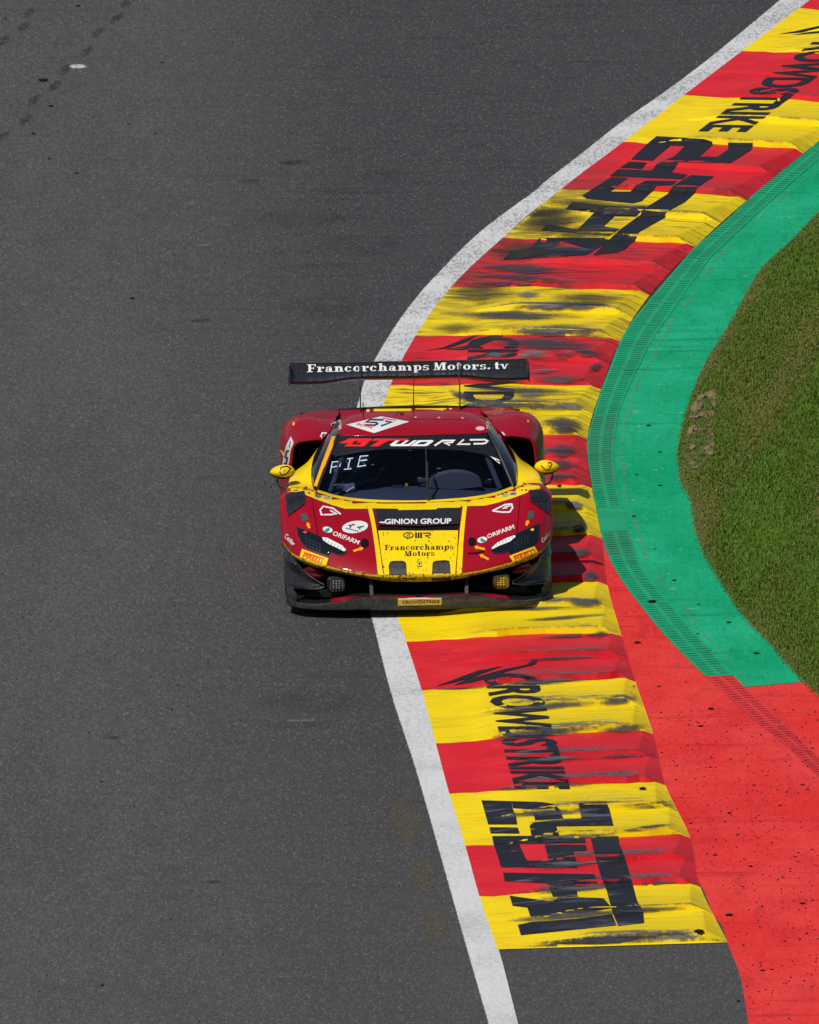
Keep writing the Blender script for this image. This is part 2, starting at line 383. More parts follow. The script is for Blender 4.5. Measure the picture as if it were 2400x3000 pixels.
# ---- verge of grass, slightly uneven
def ndist(p, i0):
    return 0
ge = [cr1(GE, i / 300 * (len(GE) - 1)) for i in range(301)]
ge = [GE[0]] + [cr1(GE[1:-1], i / 240 * (len(GE) - 3)) for i in range(241)] + [GE[-1]]
offs = [-.03, .0, .04, .1, .2, .35, .55, .8, 1.1, 1.5, 2, 2.6, 3.4, 4.5, 6, 9, 15, 40, 120, 400]
rows = []
for p in ge:
    rows.append([Vector((p.x + o, p.y, (-.004 if k == 0 else .004 + .028 * min(1, o / .4) + (.014 * math.sin(p.y * .9 + o * 3.1) + .008 * math.sin(p.y * 2.1 - o * 5)) * min(1, o / .6)) - (.4 if o > 100 else 0))) for k, o in enumerate(offs)])
verge = struct(MB().grid(rows).build('grass_verge', M_LAND, smooth=True))
vt = bvh_of([verge])

# ---- kerb: twenty painted blocks, each with two saw teeth
KL = [(1458, 2784), (1405, 2628), (1364, 2481), (1317, 2328), (1277, 2179), (1236, 2025), (1190, 1882), (1138, 1735), (1098, 1590), (1084, 1435), (1100, 1280), (1144, 1131), (1218, 985), (1323, 841), (1471, 700), (1646, 554),
      (1827, 417), (2003, 281), (2177, 149), (2342, 25), (2508, -97)]
KRt = [(2132, 2763), (2052, 2600), (2023, 2458), (1950, 2302), (1914, 2152), (1862, 2000), (1822, 1866), (1780, 1716), (1764, 1580), (1736, 1432), (1721, 1288), (1761, 1143), (1817, 1001), (1904, 866), (2036, 726), (2189, 588),
       (2356, 450), (2522, 318), (2690, 190), (2850, 68), (3015, -52)]
KLg = [G(*p) for p in KL]; KRg = [G(*p) for p in KRt]
def sm(x, a, b): x = min(1, max(0, (x - a) / (b - a))); return x * x * (3 - 2 * x)
US = [0, .06, .12, .18, .24, .30, .36, .42, .48, .56, .65, .74, .82, .88, .905, .915, .925, .935, .945, .955, .97, .985, .998, 1.0]
PH = [0, .01, .02, .05, .12, .2, .3, .4, .5, .6, .7, .8, .9, .97]
def kerb_pt(t, u):
    fr = abs((t % 1.0) - .5) * 2; nb_ = math.floor(t + .5); t0 = t; t = t + fr ** 4 * (.010 * math.sin(u * 13 + nb_ * 4.1) + .006 * math.sin(u * 37 + nb_ * 2.3) + .004 * math.sin(u * 71 + nb_)) * (1 if .2 < t < 19.8 else 0)
    a, b = cr1(KLg, t), cr1(KRg, t); t = t0
    p = a.lerp(b, u); ph = (t * 2) % 1.0
    g = ph / .02 if ph < .02 else 1 - (ph - .02) / .98
    env = sm(u, .12, .46); e0 = .955 - .05 * g; end = 1 if u < e0 else max(0., 1 - (u - e0) / (.998 - e0))
    wob = .004 * math.sin(t * 7.3 + u * 9) + .003 * math.sin(u * 23 + t * 3)
    z = .006 + (.028 * env + .052 * env * g) * end
    if t < .06: z = .006 + (z - .006) * t / .06
    p = p.copy(); p.z = z; return p
def kerb_mat(name, base, deep, scratch, is_red):
    t = NT(name); uv = t.uv(); u, v, _ = t.sep(uv); c = t.coord()
    ph = t.math('FRACT', t.math('MULTIPLY', v, 2.0))
    band = t.math('MULTIPLY', t.ss(ph, .02, .05), t.ss(ph, .10, .45, 1, 0))
    env = t.math('MULTIPLY', t.ss(u, .14, .45), t.ss(u, .82, .93, 1, .35))
    wear = t.math('MULTIPLY', t.ss(v, 12.5, 16.5, 1, .12), 1.0)
    st = t.noise(t.map(uv, (2.0, 9, 1), (0, 0, 0), (0, 0, .04)), 1.0, 5, .65, .4)
    st2 = t.noise(t.map(uv, (4.5, 26, 1), (4, 0, 0), (0, 0, .05)), 1.0, 4, .62)
    jit = t.noise(c, 28, 4, .7)
    wn_ = t.n.new('ShaderNodeTexWhiteNoise'); wn_.noise_dimensions = '1D'; t.put(wn_.inputs['W'], t.math('FLOOR', t.math('MULTIPLY', v, 2.0))); rnd = wn_.outputs[0]
    x = t.math('MULTIPLY', t.math('MULTIPLY', band, env), t.ss(rnd, 0, 1, .30, .95))
    x = t.math('ADD', x, t.math('MULTIPLY', t.math('SUBTRACT', st, .5), 2.4))
    x = t.math('ADD', x, t.math('MULTIPLY', t.math('SUBTRACT', jit, .5), 1.1))
    sc = t.math('MULTIPLY', t.ss(x, .42, .86), wear)
    # tyre smears: long lateral strokes around the apex
    ap = t.math('MULTIPLY', t.ss(v, 7.0, 9.0), t.ss(v, 14.0, 16.0, 1, 0))
    sm2 = t.math('MULTIPLY', t.ss(st2, .46, .64), t.math('ADD', .25, t.math('MULTIPLY', ap, .75)))
    sm2 = t.math('MULTIPLY', sm2, t.ss(t.noise(t.map(uv, (2.1, 3.3, 1), (1, 5, 0)), 1, 2), .35, .6))
    inner = t.math('MULTIPLY', t.math('MULTIPLY', t.ss(v, 11.5, 13.2), t.ss(v, 15, 15.9, 1, 0)), t.ss(u, .5, .05))
    sm3 = t.math('MULTIPLY', inner, t.ss(t.noise(t.map(uv, (5, 9, 1), (9, 2, 0)), 1, 4, .6), .35, .62))
    b = t.mix(t.ss(t.noise(c, 1.7, 3), .3, .7), base, deep)
    b = t.mix(t.ss(t.noise(t.map(uv, (9, 16, 1), (3, 3, 0)), 1, 5, .75), .50, .72, 0, .30), b, tuple(x * .60 + .015 for x in base))
    b = t.mix(t.math('MULTIPLY', sm2, .92), b, tuple(x * .12 + .020 for x in base))
    b = t.mix(t.math('MULTIPLY', sm3, .62), b, (.045, .045, .038))
    if is_red:
        scr = t.math('MULTIPLY', t.ss(t.noise(t.map(uv, (40, 60, 1)), 1, 4, .8, 1.5), .60, .68), t.ss(t.noise(t.map(uv, (3, 5, 1), (7, 1, 0)), 1, 2), .5, .62))
        b = t.mix(t.math('MULTIPLY', scr, t.ss(v, 6.0, 8.0, .55, .06)), b, scratch)
    else:
        spk = t.ss(t.noise(c, 55, 3, .75), .64, .74)
        b = t.mix(t.math('MULTIPLY', spk, .45), b, (.10, .08, .02))
    grime = t.math('MULTIPLY', t.math('MULTIPLY', t.ss(ph, .018, .03), t.ss(ph, .05, .95, 1, 0)), t.math('MULTIPLY', t.ss(u, .16, .5), t.ss(jit, .2, .6, .55, 1)))
    b = t.mix(t.math('MULTIPLY', grime, .42), b, tuple(x * .45 + .012 for x in base))
    ln = t.math('MULTIPLY', t.math('MULTIPLY', t.ss(ph, .012, .022), t.ss(ph, .035, .065, 1, 0)), t.math('MULTIPLY', t.ss(u, .2, .4), t.ss(t.noise(t.map(uv, (14, 3, 1)), 1, 4, .7), .40, .60)))
    b = t.mix(t.math('MULTIPLY', ln, .75), b, (.035, .034, .030))
    ce = t.math('MULTIPLY', t.ss(u, .90, .925), t.ss(t.noise(c, 9, 4, .7), .50, .68)); b = t.mix(t.math('MULTIPLY', ce, .45), b, tuple(x * .35 for x in base))
    gr = t.mix(t.ss(jit, .35, .62), (.028, .030, .040), (.105, .110, .125))
    b = t.mix(t.math('MULTIPLY', sc, .92), b, gr)
    t.set(Base_Color=b, Roughness=.55); t.put(t.b.inputs['Specular IOR Level'], .10); t.bump(jit, .25, .006)
    return t.m
M_KR = kerb_mat('red_kerb_paint', (.60, .010, .022), (.66, .022, .032), (.72, .30, .32), True)
M_KY = kerb_mat('yellow_kerb_paint', (.80, .58, .002), (.86, .64, .006), None, False)
kerb = empty('kerb'); tag(kerb, kind='structure')
blocks = []
for i in range(20):
    ts = sorted({i + h * .5 + p * .5 for h in (0, 1) for p in PH} | {i + .9985})
    if i == 0: ts = sorted(set(ts) | {.015, .06})
    P = [[kerb_pt(t, u) for u in US] for t in ts]
    uv = [(u, t) for t in ts for u in US]
    blocks.append(MB().grid(P).build('kerb_block', M_KR if i % 2 else M_KY, kerb, uv=uv))
kt = bvh_of(blocks)

# lettering and emblems painted on the kerb
def black_paint():
    t = NT('black_kerb_paint'); c = t.coord(); j = t.noise(t.map(c, (.6, 1.0, 1)), 9, 5, .7); k = t.noise(t.map(c, (.35, .9, 1)), 2.2, 3, .6)
    f = t.noise(t.map(c, (1, .3, 1)), 60, 3)
    g = t.ss(t.noise(t.map(c, (.4, 1.6, 1), (4, 4, 0)), 3.0, 5, .65), .55, .66)
    b = t.mix(t.ss(f, .62, .78, 0, .5), (.014, .016, .024), (.10, .11, .13)); b = t.mix(t.math('MULTIPLY', g, .85), b, (.10, .105, .12))
    t.set(Base_Color=b, Roughness=.55); t.put(t.b.inputs['Specular IOR Level'], .12)
    t.alpha(t.ss(t.math('ADD', t.math('MULTIPLY', j, .5), t.math('MULTIPLY', k, .5)), .60, .66, 1, .2)); return t.m
M_KB = black_paint()
M_KB2 = simple('navy_kerb_paint', (.014, .016, .024), .55, spec=.12)
def kl(name, geo, mat=M_KB2, layer=1): return lay(name, geo, kt, mat, kerb, layer, cell=9, local=False, off=.0035 + .0012 * layer)
F_ = lambda *p: poly_px('F', list(p))
kl('painted_emblem', join_px(
    F_((88, 133), (340, 140), (352, 200), (380, 262), (390, 335), (145, 335)),
    F_((342, 140), (600, 148), (700, 165), (745, 200), (750, 215), (715, 215), (700, 192), (565, 205), (520, 208), (354, 197)),
    F_((525, 235), (750, 217), (780, 285), (540, 300)),
    F_((905, 158), (1140, 147), (1165, 200), (1200, 345), (720, 352), (740, 425), (510, 428), (495, 345), (530, 318), (640, 310), (930, 285)),
    F_((155, 360), (395, 362), (412, 412), (165, 410)),
    F_((178, 435), (510, 432), (960, 455), (970, 490), (190, 499)),
    F_((190, 502), (410, 502), (460, 620), (480, 640), (655, 640), (620, 502), (970, 510), (975, 555), (865, 560), (885, 640), (900, 700), (255, 695)),
    F_((270, 742), (1040, 755), (1065, 825), (870, 830), (890, 890), (900, 943), (690, 943), (640, 830), (285, 812)),
    F_((1005, 440), (1240, 430), (1250, 500), (1300, 620), (1360, 830), (1400, 980), (1450, 1060), (1460, 1165), (1240, 1190), (1195, 1090), (1145, 900), (1110, 820), (1060, 660)),
    F_((325, 935), (400, 948), (690, 985), (740, 950), (1060, 955), (1120, 960), (1183, 1035), (880, 1085), (720, 1072), (760, 1092), (500, 1110), (475, 1035), (350, 1020)),
    F_((395, 1182), (500, 1160), (900, 1130), (1190, 1092), (1228, 1185), (420, 1268))), M_KB)
kl('painted_lettering', text_px('CROWDSTRIKE', 'E', [(655, 290), (945, 1335), (1458, 1335), (1150, 290)], bold=.032), M_KB)
kl('painted_emblem', join_px(poly_px('E', [(220, 410), (350, 365), (480, 315), (620, 265), (850, 222), (700, 275), (560, 328), (430, 365)]),
                             poly_px('E', [(400, 395), (520, 345), (680, 300), (860, 250), (1050, 212), (1110, 175), (1160, 178), (1130, 210), (900, 265), (720, 330), (560, 372)])))
G_ = lambda *p: poly_px('G', list(p))
kl('painted_emblem', join_px(
    G_((1000, 65), (1300, 80), (1350, 95), (1355, 120), (1270, 192), (1385, 195), (1450, 150), (1455, 102), (1610, 105), (1600, 150), (1470, 232), (1140, 225), (1095, 292), (1195, 308), (1165, 335), (705, 315), (760, 272), (970, 282),
       (1000, 240), (1080, 205), (1115, 190), (1180, 125), (1090, 122), (975, 218), (840, 210), (945, 110)),
    G_((830, 225), (940, 232), (905, 270), (770, 262)),
    G_((715, 322), (820, 328), (715, 405), (715, 415), (835, 415), (870, 375), (935, 345), (1130, 348), (1095, 372), (1000, 375), (985, 400), (905, 475), (850, 488), (560, 460), (530, 440)),
    G_((1220, 310), (1365, 318), (1260, 385), (1235, 430), (1180, 480), (1060, 545), (1050, 580), (890, 670), (865, 720), (800, 780), (740, 800), (600, 815), (720, 700), (770, 655), (900, 560), (910, 530), (1070, 430), (1100, 380))))
kl('painted_emblem', join_px(
    G_((470, 478), (700, 505), (935, 508), (900, 540), (870, 572), (735, 570), (665, 635), (770, 650), (700, 690), (270, 660), (310, 620), (500, 655), (610, 545), (425, 525)),
    poly_px('G', [(265, 705), (690, 705), (700, 725), (560, 815), (30, 845), (80, 790), (200, 770)], [(395, 725), (550, 770), (345, 770)])), M_KB)
kl('painted_lettering', text_px('ROWDSTRIKE', 'H', [(1660, 395), (590, 1230), (1045, 1238), (2120, 400)], bold=.032))
kl('painted_emblem', join_px(poly_px('H', [(1340, 322), (1500, 295), (1725, 245), (2000, 180), (2000, 195), (1725, 265), (1560, 305)]), poly_px('H', [(1470, 330), (1600, 308), (1725, 290), (1900, 255), (1900, 270), (1725, 310)])))
kl('painted_lettering', text_px('CROWDSTRIKE', 'C', [(590, 835), (512, 1590), (842, 1590), (915, 835)], bold=.03), M_KB)
kl('painted_emblem', join_px(poly_px('C', [(310, 925), (420, 905), (560, 850), (640, 826), (590, 862), (470, 905)]), poly_px('C', [(440, 915), (560, 895), (680, 850), (720, 826), (810, 824), (780, 842), (690, 880), (560, 918)])), M_KB)

def smear_mat(name, c1, c2, k):
    t = NT(name); uv = t.uv(); u, v, _ = t.sep(uv); c = t.coord()
    n = t.noise(t.map(c, (.30, .7, 1)), 7, 5, .75, .3); f = t.noise(t.map(c, (.22, 3.2, 1), (0, 0, 0), (0, 0, .03)), 6, 5, .72); g = t.noise(t.map(c, (1, .3, 1)), 45, 3, .7)
    rx = t.math('POWER', t.math('ABSOLUTE', t.math('SUBTRACT', t.math('MULTIPLY', u, 2.), 1.)), 1.3); ry = t.math('POWER', t.math('ABSOLUTE', t.math('SUBTRACT', t.math('MULTIPLY', v, 2.), 1.)), 1.6)
    a = t.math('SUBTRACT', 1.0, t.math('ADD', rx, ry)); a = t.math('ADD', a, t.math('MULTIPLY', t.math('SUBTRACT', n, .5), 1.2)); a = t.math('ADD', a, t.math('MULTIPLY', t.math('SUBTRACT', f, .5), 2.6)); a = t.math('ADD', a, t.math('MULTIPLY', t.math('SUBTRACT', g, .5), .8))
    edge = t.math('MULTIPLY', t.ss(t.math('MAXIMUM', rx, ry), .75, 1.0, 1, 0), 1.0)
    t.set(Base_Color=t.mix(t.ss(f, .38, .6), c1, c2), Roughness=.6); t.put(t.b.inputs['Specular IOR Level'], .1); t.alpha(t.math('MULTIPLY', t.math('MULTIPLY', t.ss(a, .0, .85), edge), k)); return t.m
M_SM1 = smear_mat('rubber_smear', (.026, .028, .040), (.060, .063, .078), .80); M_SM2 = smear_mat('grey_rubber_smear', (.080, .085, .098), (.145, .150, .165), .70); M_SM3 = smear_mat('thin_rubber_film', (.060, .052, .020), (.040, .040, .036), .62)
def smear(z, x0, y0, x1, y1, th, m=None, i=[0]):
    i[0] += 1; a, b = Vector(zp(z, x0, y0)), Vector(zp(z, x1, y1)); d = (b - a); L = d.length; d.normalize(); n = Vector((-d.y, d.x)); h = th * ZM[z][2] * .72; a, b = a - (b - a) * .06, b + (b - a) * .06; L *= 1.12
    P = [a - n * h, b - n * h, b + n * h, a + n * h]
    geo = ([Vector((p.x, p.y, 0)) for p in P], [(0, 1, 2, 3)])
    f = lambda x, y: ((Vector((x, y)) - a).dot(d) / L, (Vector((x, y)) - a).dot(n) / h * .5 + .5)
    lay('rubber_smear', geo, kt, m or M_SM1, kerb, cell=8, local=False, off=.0062 + .00012 * i[0], uvf=f)
for q in ((130, 275, 1190, 190, 52), (190, 490, 1260, 405, 58), (340, 705, 1200, 640, 56), (380, 912, 1330, 838, 62), (300, 1150, 1500, 1045, 60), (430, 1365, 1725, 1265, 66), (1180, 180, 1725, 140, 26), (1240, 395, 1725, 330, 26), (1380, 845, 1725, 815, 34), (480, 320, 1200, 300, 40), (560, 960, 1150, 1000, 60), (480, 1220, 1200, 1150, 60)): smear('F', *q)
for q in ((520, 272, 1160, 195, 30), (520, 468, 1120, 412, 34), (500, 690, 1160, 645, 36), (640, 895, 1260, 850, 36)): smear('F', *q, M_SM2)
for q in ((640, 402, 1690, 335, 52), (560, 658, 1725, 540, 70), (650, 885, 1725, 770, 74), (830, 1095, 1725, 1040, 46), (700, 1345, 1725, 1278, 44), (900, 175, 1725, 135, 34), (200, 440, 800, 410, 16)): smear('E', *q)
for q in ((1080, 1075, 1500, 1040, 40), (760, 395, 1500, 345, 26), (900, 610, 1250, 580, 30)): smear('E', *q, M_SM2)
for q in ((820, 112, 935, 95, 26), (640, 120, 900, 105, 12), (860, 372, 1015, 352, 30), (860, 482, 1065, 462, 32), (780, 590, 1090, 572, 20), (620, 1312, 1240, 1268, 30), (860, 1188, 1250, 1164, 18), (960, 782, 1190, 768, 12), (560, 55, 900, 30, 10), (400, 8, 900, 2, 12)): smear('A', *q)
for q in ((850, 645, 1560, 640, 46), (400, 692, 1290, 712, 46), (880, 802, 1450, 790, 60), (700, 880, 1400, 890, 60), (970, 1112, 1330, 1100, 36), (560, 1165, 1310, 1192, 40), (550, 1258, 1330, 1278, 64), (1050, 1372, 1310, 1400, 70), (1060, 1442, 1310, 1420, 36), (1070, 1562, 1290, 1560, 70), (1070, 1645, 1290, 1650, 50), (660, 392, 1250, 432, 56), (600, 445, 1200, 482, 34), (560, 500, 1100, 505, 26),
          (880, 250, 1300, 290, 50), (620, 1090, 1000, 1120, 30), (460, 1180, 620, 1240, 40), (1250, 920, 1430, 960, 40), (1340, 1050, 1440, 1010, 40)): smear('C', *q)
for q in ((900, 950, 1130, 958, 44), (970, 1062, 1160, 1050, 24), (880, 575, 1040, 572, 34), (900, 640, 1240, 645, 24), (920, 795, 1250, 792, 30), (880, 1215, 1090, 1202, 26), (1130, 1260, 1330, 1290, 30), (1180, 950, 1260, 945, 24)): smear('C', *q, M_SM2)
for q in ((420, 570, 900, 560, 110), (330, 790, 700, 780, 60), (860, 130, 1250, 110, 120), (860, 60, 1200, 40, 60), (700, 290, 1100, 300, 110), (1100, 590, 1600, 600, 60)): smear('C', *q, M_SM3)
for q in ((380, 480, 630, 540, 110), (450, 862, 670, 830, 100), (420, 1205, 750, 1180, 100), (620, 1530, 840, 1520, 120), (430, 1905, 950, 1870, 100), (20, 120, 540, 90, 90)): smear('K', *q)
for q in ((420, 470, 620, 530, 60), (520, 840, 650, 790, 60)): smear('K', *q, M_SM2)
for q in ((200, 470, 900, 530, 60), (150, 560, 560, 600, 120), (250, 680, 760, 670, 60)): smear('G', *q, M_SM3)

# ---- slot drain: cover plates about a metre long with two staggered rows of slots over a channel
def drain_mat(name, base, worn):
    t = NT(name); c = t.coord(); n = t.noise(c, 2.5, 4, .6); f = t.noise(c, 45, 3, .7)
    b = t.mix(t.ss(n, .45, .75, 0, .7), base, tuple(x * .6 for x in base)); b = t.mix(t.ss(f, .60, .72, 0, .6), b, worn)
    t.set(Base_Color=b, Roughness=.6); return t.m
M_DG = drain_mat('green_drain_paint', (.002, .315, .140), (.14, .26, .17))
M_DW = drain_mat('worn_green_drain_paint', (.016, .26, .120), (.20, .10, .07))
M_DR = drain_mat('red_drain_paint', (.60, .026, .028), (.52, .06, .06))
M_CH = simple('drain_concrete', (.07, .07, .065), .9)
drain = empty('slot_drain'); tag(drain, kind='structure')
dl = [cr1(DL, i / 600 * (len(DL) - 1)) for i in range(601)]
ytop, ybot = G(2480, 400).y, G(2480, 2350).y
chan = []
ys = np.linspace(ytop + 120, ybot - 120, 420)
for z, s in ((0, 0), (-.16, 0), (-.16, 1), (0, 1)): pass
rws = []
for y in ys:
    a, b = at_y(DL, y), at_y(DR, y); rws.append([Vector((a.x, y, .0)), Vector((a.x, y, -.16)), Vector((b.x, y, -.16)), Vector((b.x, y, .0))])
MB().grid(rws).build('channel', M_CH, drain)
y = ybot; k = 0
while y < ytop:
    y1 = y + 1.03; m = MB(); red = y + .5 < YB
    blank = (abs(y - G(1820, 1535).y) < .55)
    rowsn = 10
    def dp(f, w, z=.006):
        yy = y + (y1 - .012 - y) * f; a, b = at_y(DL, yy), at_y(DR, yy)
        return Vector((a.x + .001 + (b.x - a.x - .002) * w, yy, z))
    if blank:
        m.grid([[dp(f, w) for w in (0, .5, 1)] for f in (0, .5, 1)])
    else:
        for side, (w0, wa, wb, w1) in enumerate(((0, .09, .43, .5), (.5, .57, .91, 1))):
            fb = [0]
            for r in range(rowsn):
                c = (r + .62 + .18 * (side * 2 - 1)) / (rowsn + .6) + .02; fb += [c - .020, c + .020]
            fb.append(1.0)
            for i in range(len(fb) - 1):
                q = [[dp(f, w) for w in (w0, wa, wb, w1)] for f in (fb[i], fb[i + 1])]
                m.add([q[0][0], q[0][1], q[1][1], q[1][0]], [(0, 1, 2, 3)]); m.add([q[0][2], q[0][3], q[1][3], q[1][2]], [(0, 1, 2, 3)])
                if i % 2 == 0: m.add([q[0][1], q[0][2], q[1][2], q[1][1]], [(0, 1, 2, 3)])
                else:
                    e = [q[0][1], q[0][2], q[1][2], q[1][1]]; d = [p - Vector((0, 0, .03)) for p in e]
                    m.add(e + d, [(0, 1, 5, 4), (1, 2, 6, 5), (2, 3, 7, 6), (3, 0, 4, 7)])
    wy = pix((1, y, 0))[1]
    m.build('drain_cover', M_DR if red else (M_DW if 1285 < wy < 1440 or 1580 < wy < 1690 else M_DG), drain, weld=True)
    y = y1; k += 1
# pale mortar joint along the outer side of the covers
t = NT('mortar'); t.set(Base_Color=(.16, .26, .17), Roughness=.9); t.alpha(t.ss(t.noise(t.coord(), 14, 4, .7), .48, .64, 0, .7)); M_MOR = t.m
jr = []
for y in np.linspace(G(2181, 2013).y, ytop, 300):
    b = at_y(DR, y); w = .05 + .012 * math.sin(y * 2.3); jr.append([Vector((b.x + w, y, .005)), Vector((b.x + w + .03 + .015 * math.sin(y * 5.1), y, .005))])
MB().grid(jr).build('mortar_joint', M_MOR, drain)

# ---- soil patch worn in the verge and the grass itself
def soil_mat():
    t = NT('bare_soil'); c = t.coord(); n = t.noise(c, 11, 4, .7); k = t.noise(c, 45, 3)
    t.set(Base_Color=t.mix(n, (.27, .185, .105), (.15, .105, .06)), Roughness=.95); t.bump(t.math('ADD', n, t.math('MULTIPLY', k, .4)), .9, .03); t.alpha(t.ss(t.noise(t.map(c, (1, .3, 1)), 6, 5, .75), .47, .56)); return t.m
spx = [(2095, 1142), (2100, 1170), (2094, 1215), (2092, 1262), (2096, 1300), (2092, 1335), (2070, 1352), (2050, 1372), (2030, 1382), (2017, 1376), (2015, 1345), (2006, 1325), (1999, 1300), (1996, 1288), (2008, 1280), (2022, 1255), (2020, 1215), (2030, 1185), (2052, 1160), (2068, 1144)]
def inpoly(x, y, P):
    r = False
    for i in range(len(P)):
        x1, y1 = P[i]; x2, y2 = P[i - 1]
        if (y1 > y) != (y2 > y) and x < (x2 - x1) * (y - y1) / (y2 - y1) + x1: r = not r
    return r
rl = random.Random(3)
struct(lay('soil_patch', poly_px(0, spx), vt, soil_mat(), None, cell=5, local=False, off=.008, lift=lambda x, y: rl.uniform(-.006, .012) + .008 * math.sin(y * .21 + x * .05)))
def grass():
    N = 330000
    px = rng.uniform(1975, 2620, N * 2); py = rng.uniform(420, 2330, N * 2)
    ex = np.interp(py, [p[1] for p in GEp], [p[0] for p in GEp])
    # pixel -> verge, vectorised
    d = np.array(CF)[None] + np.outer((px - 1200) / FPX, np.array(CR)) - np.outer((py - 1500) / FPX, np.array(CU))
    k = (.02 - CAM.z) / d[:, 2]; P = np.array(CAM)[None] + d * k[:, None]
    def nz(s, a): return np.sin(P[:, 0] * s * 1.3 + a) * np.sin(P[:, 1] * s * .17 + a * 2.1) + np.sin(P[:, 0] * s * 2.9 - P[:, 1] * s * .33 + a) * .6
    patch = nz(2.1, .4) * .5 + nz(5.3, 1.7) * .35
    keep = (px > ex - 6 + rng.normal(0, 5, N * 2)) & (rng.random(N * 2) < np.clip(.92 + patch * .15, .7, 1))
    ins = np.array([inpoly(a, b, spx) if 1990 < a < 2110 and 1130 < b < 1390 else False for a, b in zip(px, py)])
    clump = (np.sin(px * .11 + py * .17) + np.sin(py * .27 - px * .07) + rng.normal(0, .25, N * 2)) > .75
    keep &= ~(ins & ~((clump & (rng.random(N * 2) < .8)) | (rng.random(N * 2) < .22)))
    P = P[keep]; px = px[keep]; py = py[keep]; patch = patch[keep]; n = len(P); edge = np.clip((px - np.interp(py, [p[1] for p in GEp], [p[0] for p in GEp])) / 90, 0, 1)
    h = rng.uniform(.018, .042, n) * (.45 + .55 * edge) * (1 + .35 * np.clip(patch, -.5, 1)); h = np.where(rng.random(n) < .03, h * 1.7, h)
    az = rng.uniform(0, 2 * np.pi, n); lean = rng.uniform(.25, 1.1, n)
    dirv = np.stack([np.cos(az), np.sin(az), np.zeros(n)], 1); side = np.stack([-np.sin(az), np.cos(az), np.zeros(n)], 1)
    w = rng.uniform(.0018, .0040, n)
    gx = np.array([[p.y, p.x] for p in ge][::-1]); o_ = np.clip(P[:, 0] - np.interp(P[:, 1], gx[:, 0], gx[:, 1]), 0, 50)
    zb = .002 + .028 * np.minimum(1, o_ / .4) + (.014 * np.sin(P[:, 1] * .9 + o_ * 3.1) + .008 * np.sin(P[:, 1] * 2.1 - o_ * 5)) * np.minimum(1, o_ / .6) - .004
    P[:, 2] = zb
    b0 = P - side * w[:, None]; b1 = P + side * w[:, None]
    mid = P + dirv * (h * lean * .35)[:, None] + np.array([0, 0, 1]) * (h * .65)[:, None]
    m0 = mid - side * (w * .75)[:, None]; m1 = mid + side * (w * .75)[:, None]
    tip = P + dirv * (h * lean)[:, None] + np.array([0, 0, 1]) * (h * (1.15 - .35 * lean))[:, None]
    V = np.stack([b0, b1, m1, m0, tip], 1).reshape(-1, 3)
    base = np.arange(n)[:, None] * 5
    F = np.concatenate([base + np.array([0, 1, 2]), base + np.array([0, 2, 3]), base + np.array([3, 2, 4])], 1).reshape(-1, 3)
    me = bpy.data.meshes.new('grass'); me.vertices.add(len(V)); me.vertices.foreach_set('co', V.astype(np.float32).ravel())
    me.loops.add(F.size); me.loops.foreach_set('vertex_index', F.astype(np.int32).ravel())
    me.polygons.add(len(F)); me.polygons.foreach_set('loop_start', (np.arange(len(F)) * 3).astype(np.int32)); me.polygons.foreach_set('loop_total', np.full(len(F), 3, np.int32))
    me.update()
    at = me.attributes.new('tone', 'FLOAT', 'POINT'); tone = np.clip(.50 + patch * .42 + rng.normal(0, .22, n) - (1 - edge) * .34, 0, 1)
    at.data.foreach_set('value', np.repeat(tone, 5).astype(np.float32))
    t = NT('grass_blades'); a = t.n.new('ShaderNodeAttribute'); a.attribute_name = 'tone'
    r = t.n.new('ShaderNodeValToRGB'); t.put(r.inputs[0], a.outputs['Fac'])
    cr = r.color_ramp; cr.elements[0].color = (.185, .165, .040, 1); cr.elements[1].color = (.120, .210, .022, 1)
    for pos, c in ((.22, (.125, .160, .022, 1)), (.48, (.082, .148, .014, 1)), (.78, (.090, .178, .014, 1))):
        e = cr.elements.new(pos); e.color = c
    t.set(Base_Color=r.outputs[0], Roughness=.7); t.put(t.b.inputs['Specular IOR Level'], .15)
    me.materials.append(t.m)
    o = bpy.data.objects.new('grass', me); COL.objects.link(o); tag(o, 'short green and straw coloured grass growing on the verge beside the green apron', 'grass', kind='stuff')
    # broad-leaved weeds
    return o
grass()
# ================================================================== THE RACING CAR
car = empty('racing_car'); car.matrix_world = CARM
tag(car, 'dark red and yellow racing car with a black rear wing riding over the kerb', 'car')

def paint(name, base, dirt=.5, metal=0., spec=.12, lo=.62):
    t = NT(name); c = t.coord(); s1 = t.noise(c, 38, 4, .72); s2 = t.noise(c, 7, 3, .6); f = t.noise(c, 260, 2, .6)
    d = t.math('MULTIPLY', t.ss(t.math('ADD', t.math('MULTIPLY', s1, .75), t.math('MULTIPLY', s2, .25)), lo, lo + .08), dirt)
    b = t.mix(t.ss(s2, .35, .8, 0, .12), base, tuple(x * .72 for x in base))
    b = t.mix(d, b, (.025, .014, .010))
    t.set(Base_Color=b, Roughness=.55, Metallic=metal, Coat_Weight=.38, Coat_Roughness=t.ss(s1, .4, .7, .03, .12)); t.put(t.b.inputs['Specular IOR Level'], spec)
    return t.m
P_RED = paint('red_car_paint', (.315, .0004, .012), .75, lo=.60)
P_YEL = paint('yellow_car_paint', (.90, .615, .001), .85, lo=.585)
P_YLD = paint('dirty_shaded_yellow_lip', (.62, .42, .004), .9, lo=.50)  # darker base paints in the shade of the down-facing lip, plus real dirt
P_ORG = paint('orange_tape', (.85, .36, .004), .3)
P_WHT = simple('white_vinyl', (.78, .78, .78), .35, coat=.4)
P_BLK = simple('black_vinyl', (.008, .009, .012), .35, coat=.3)
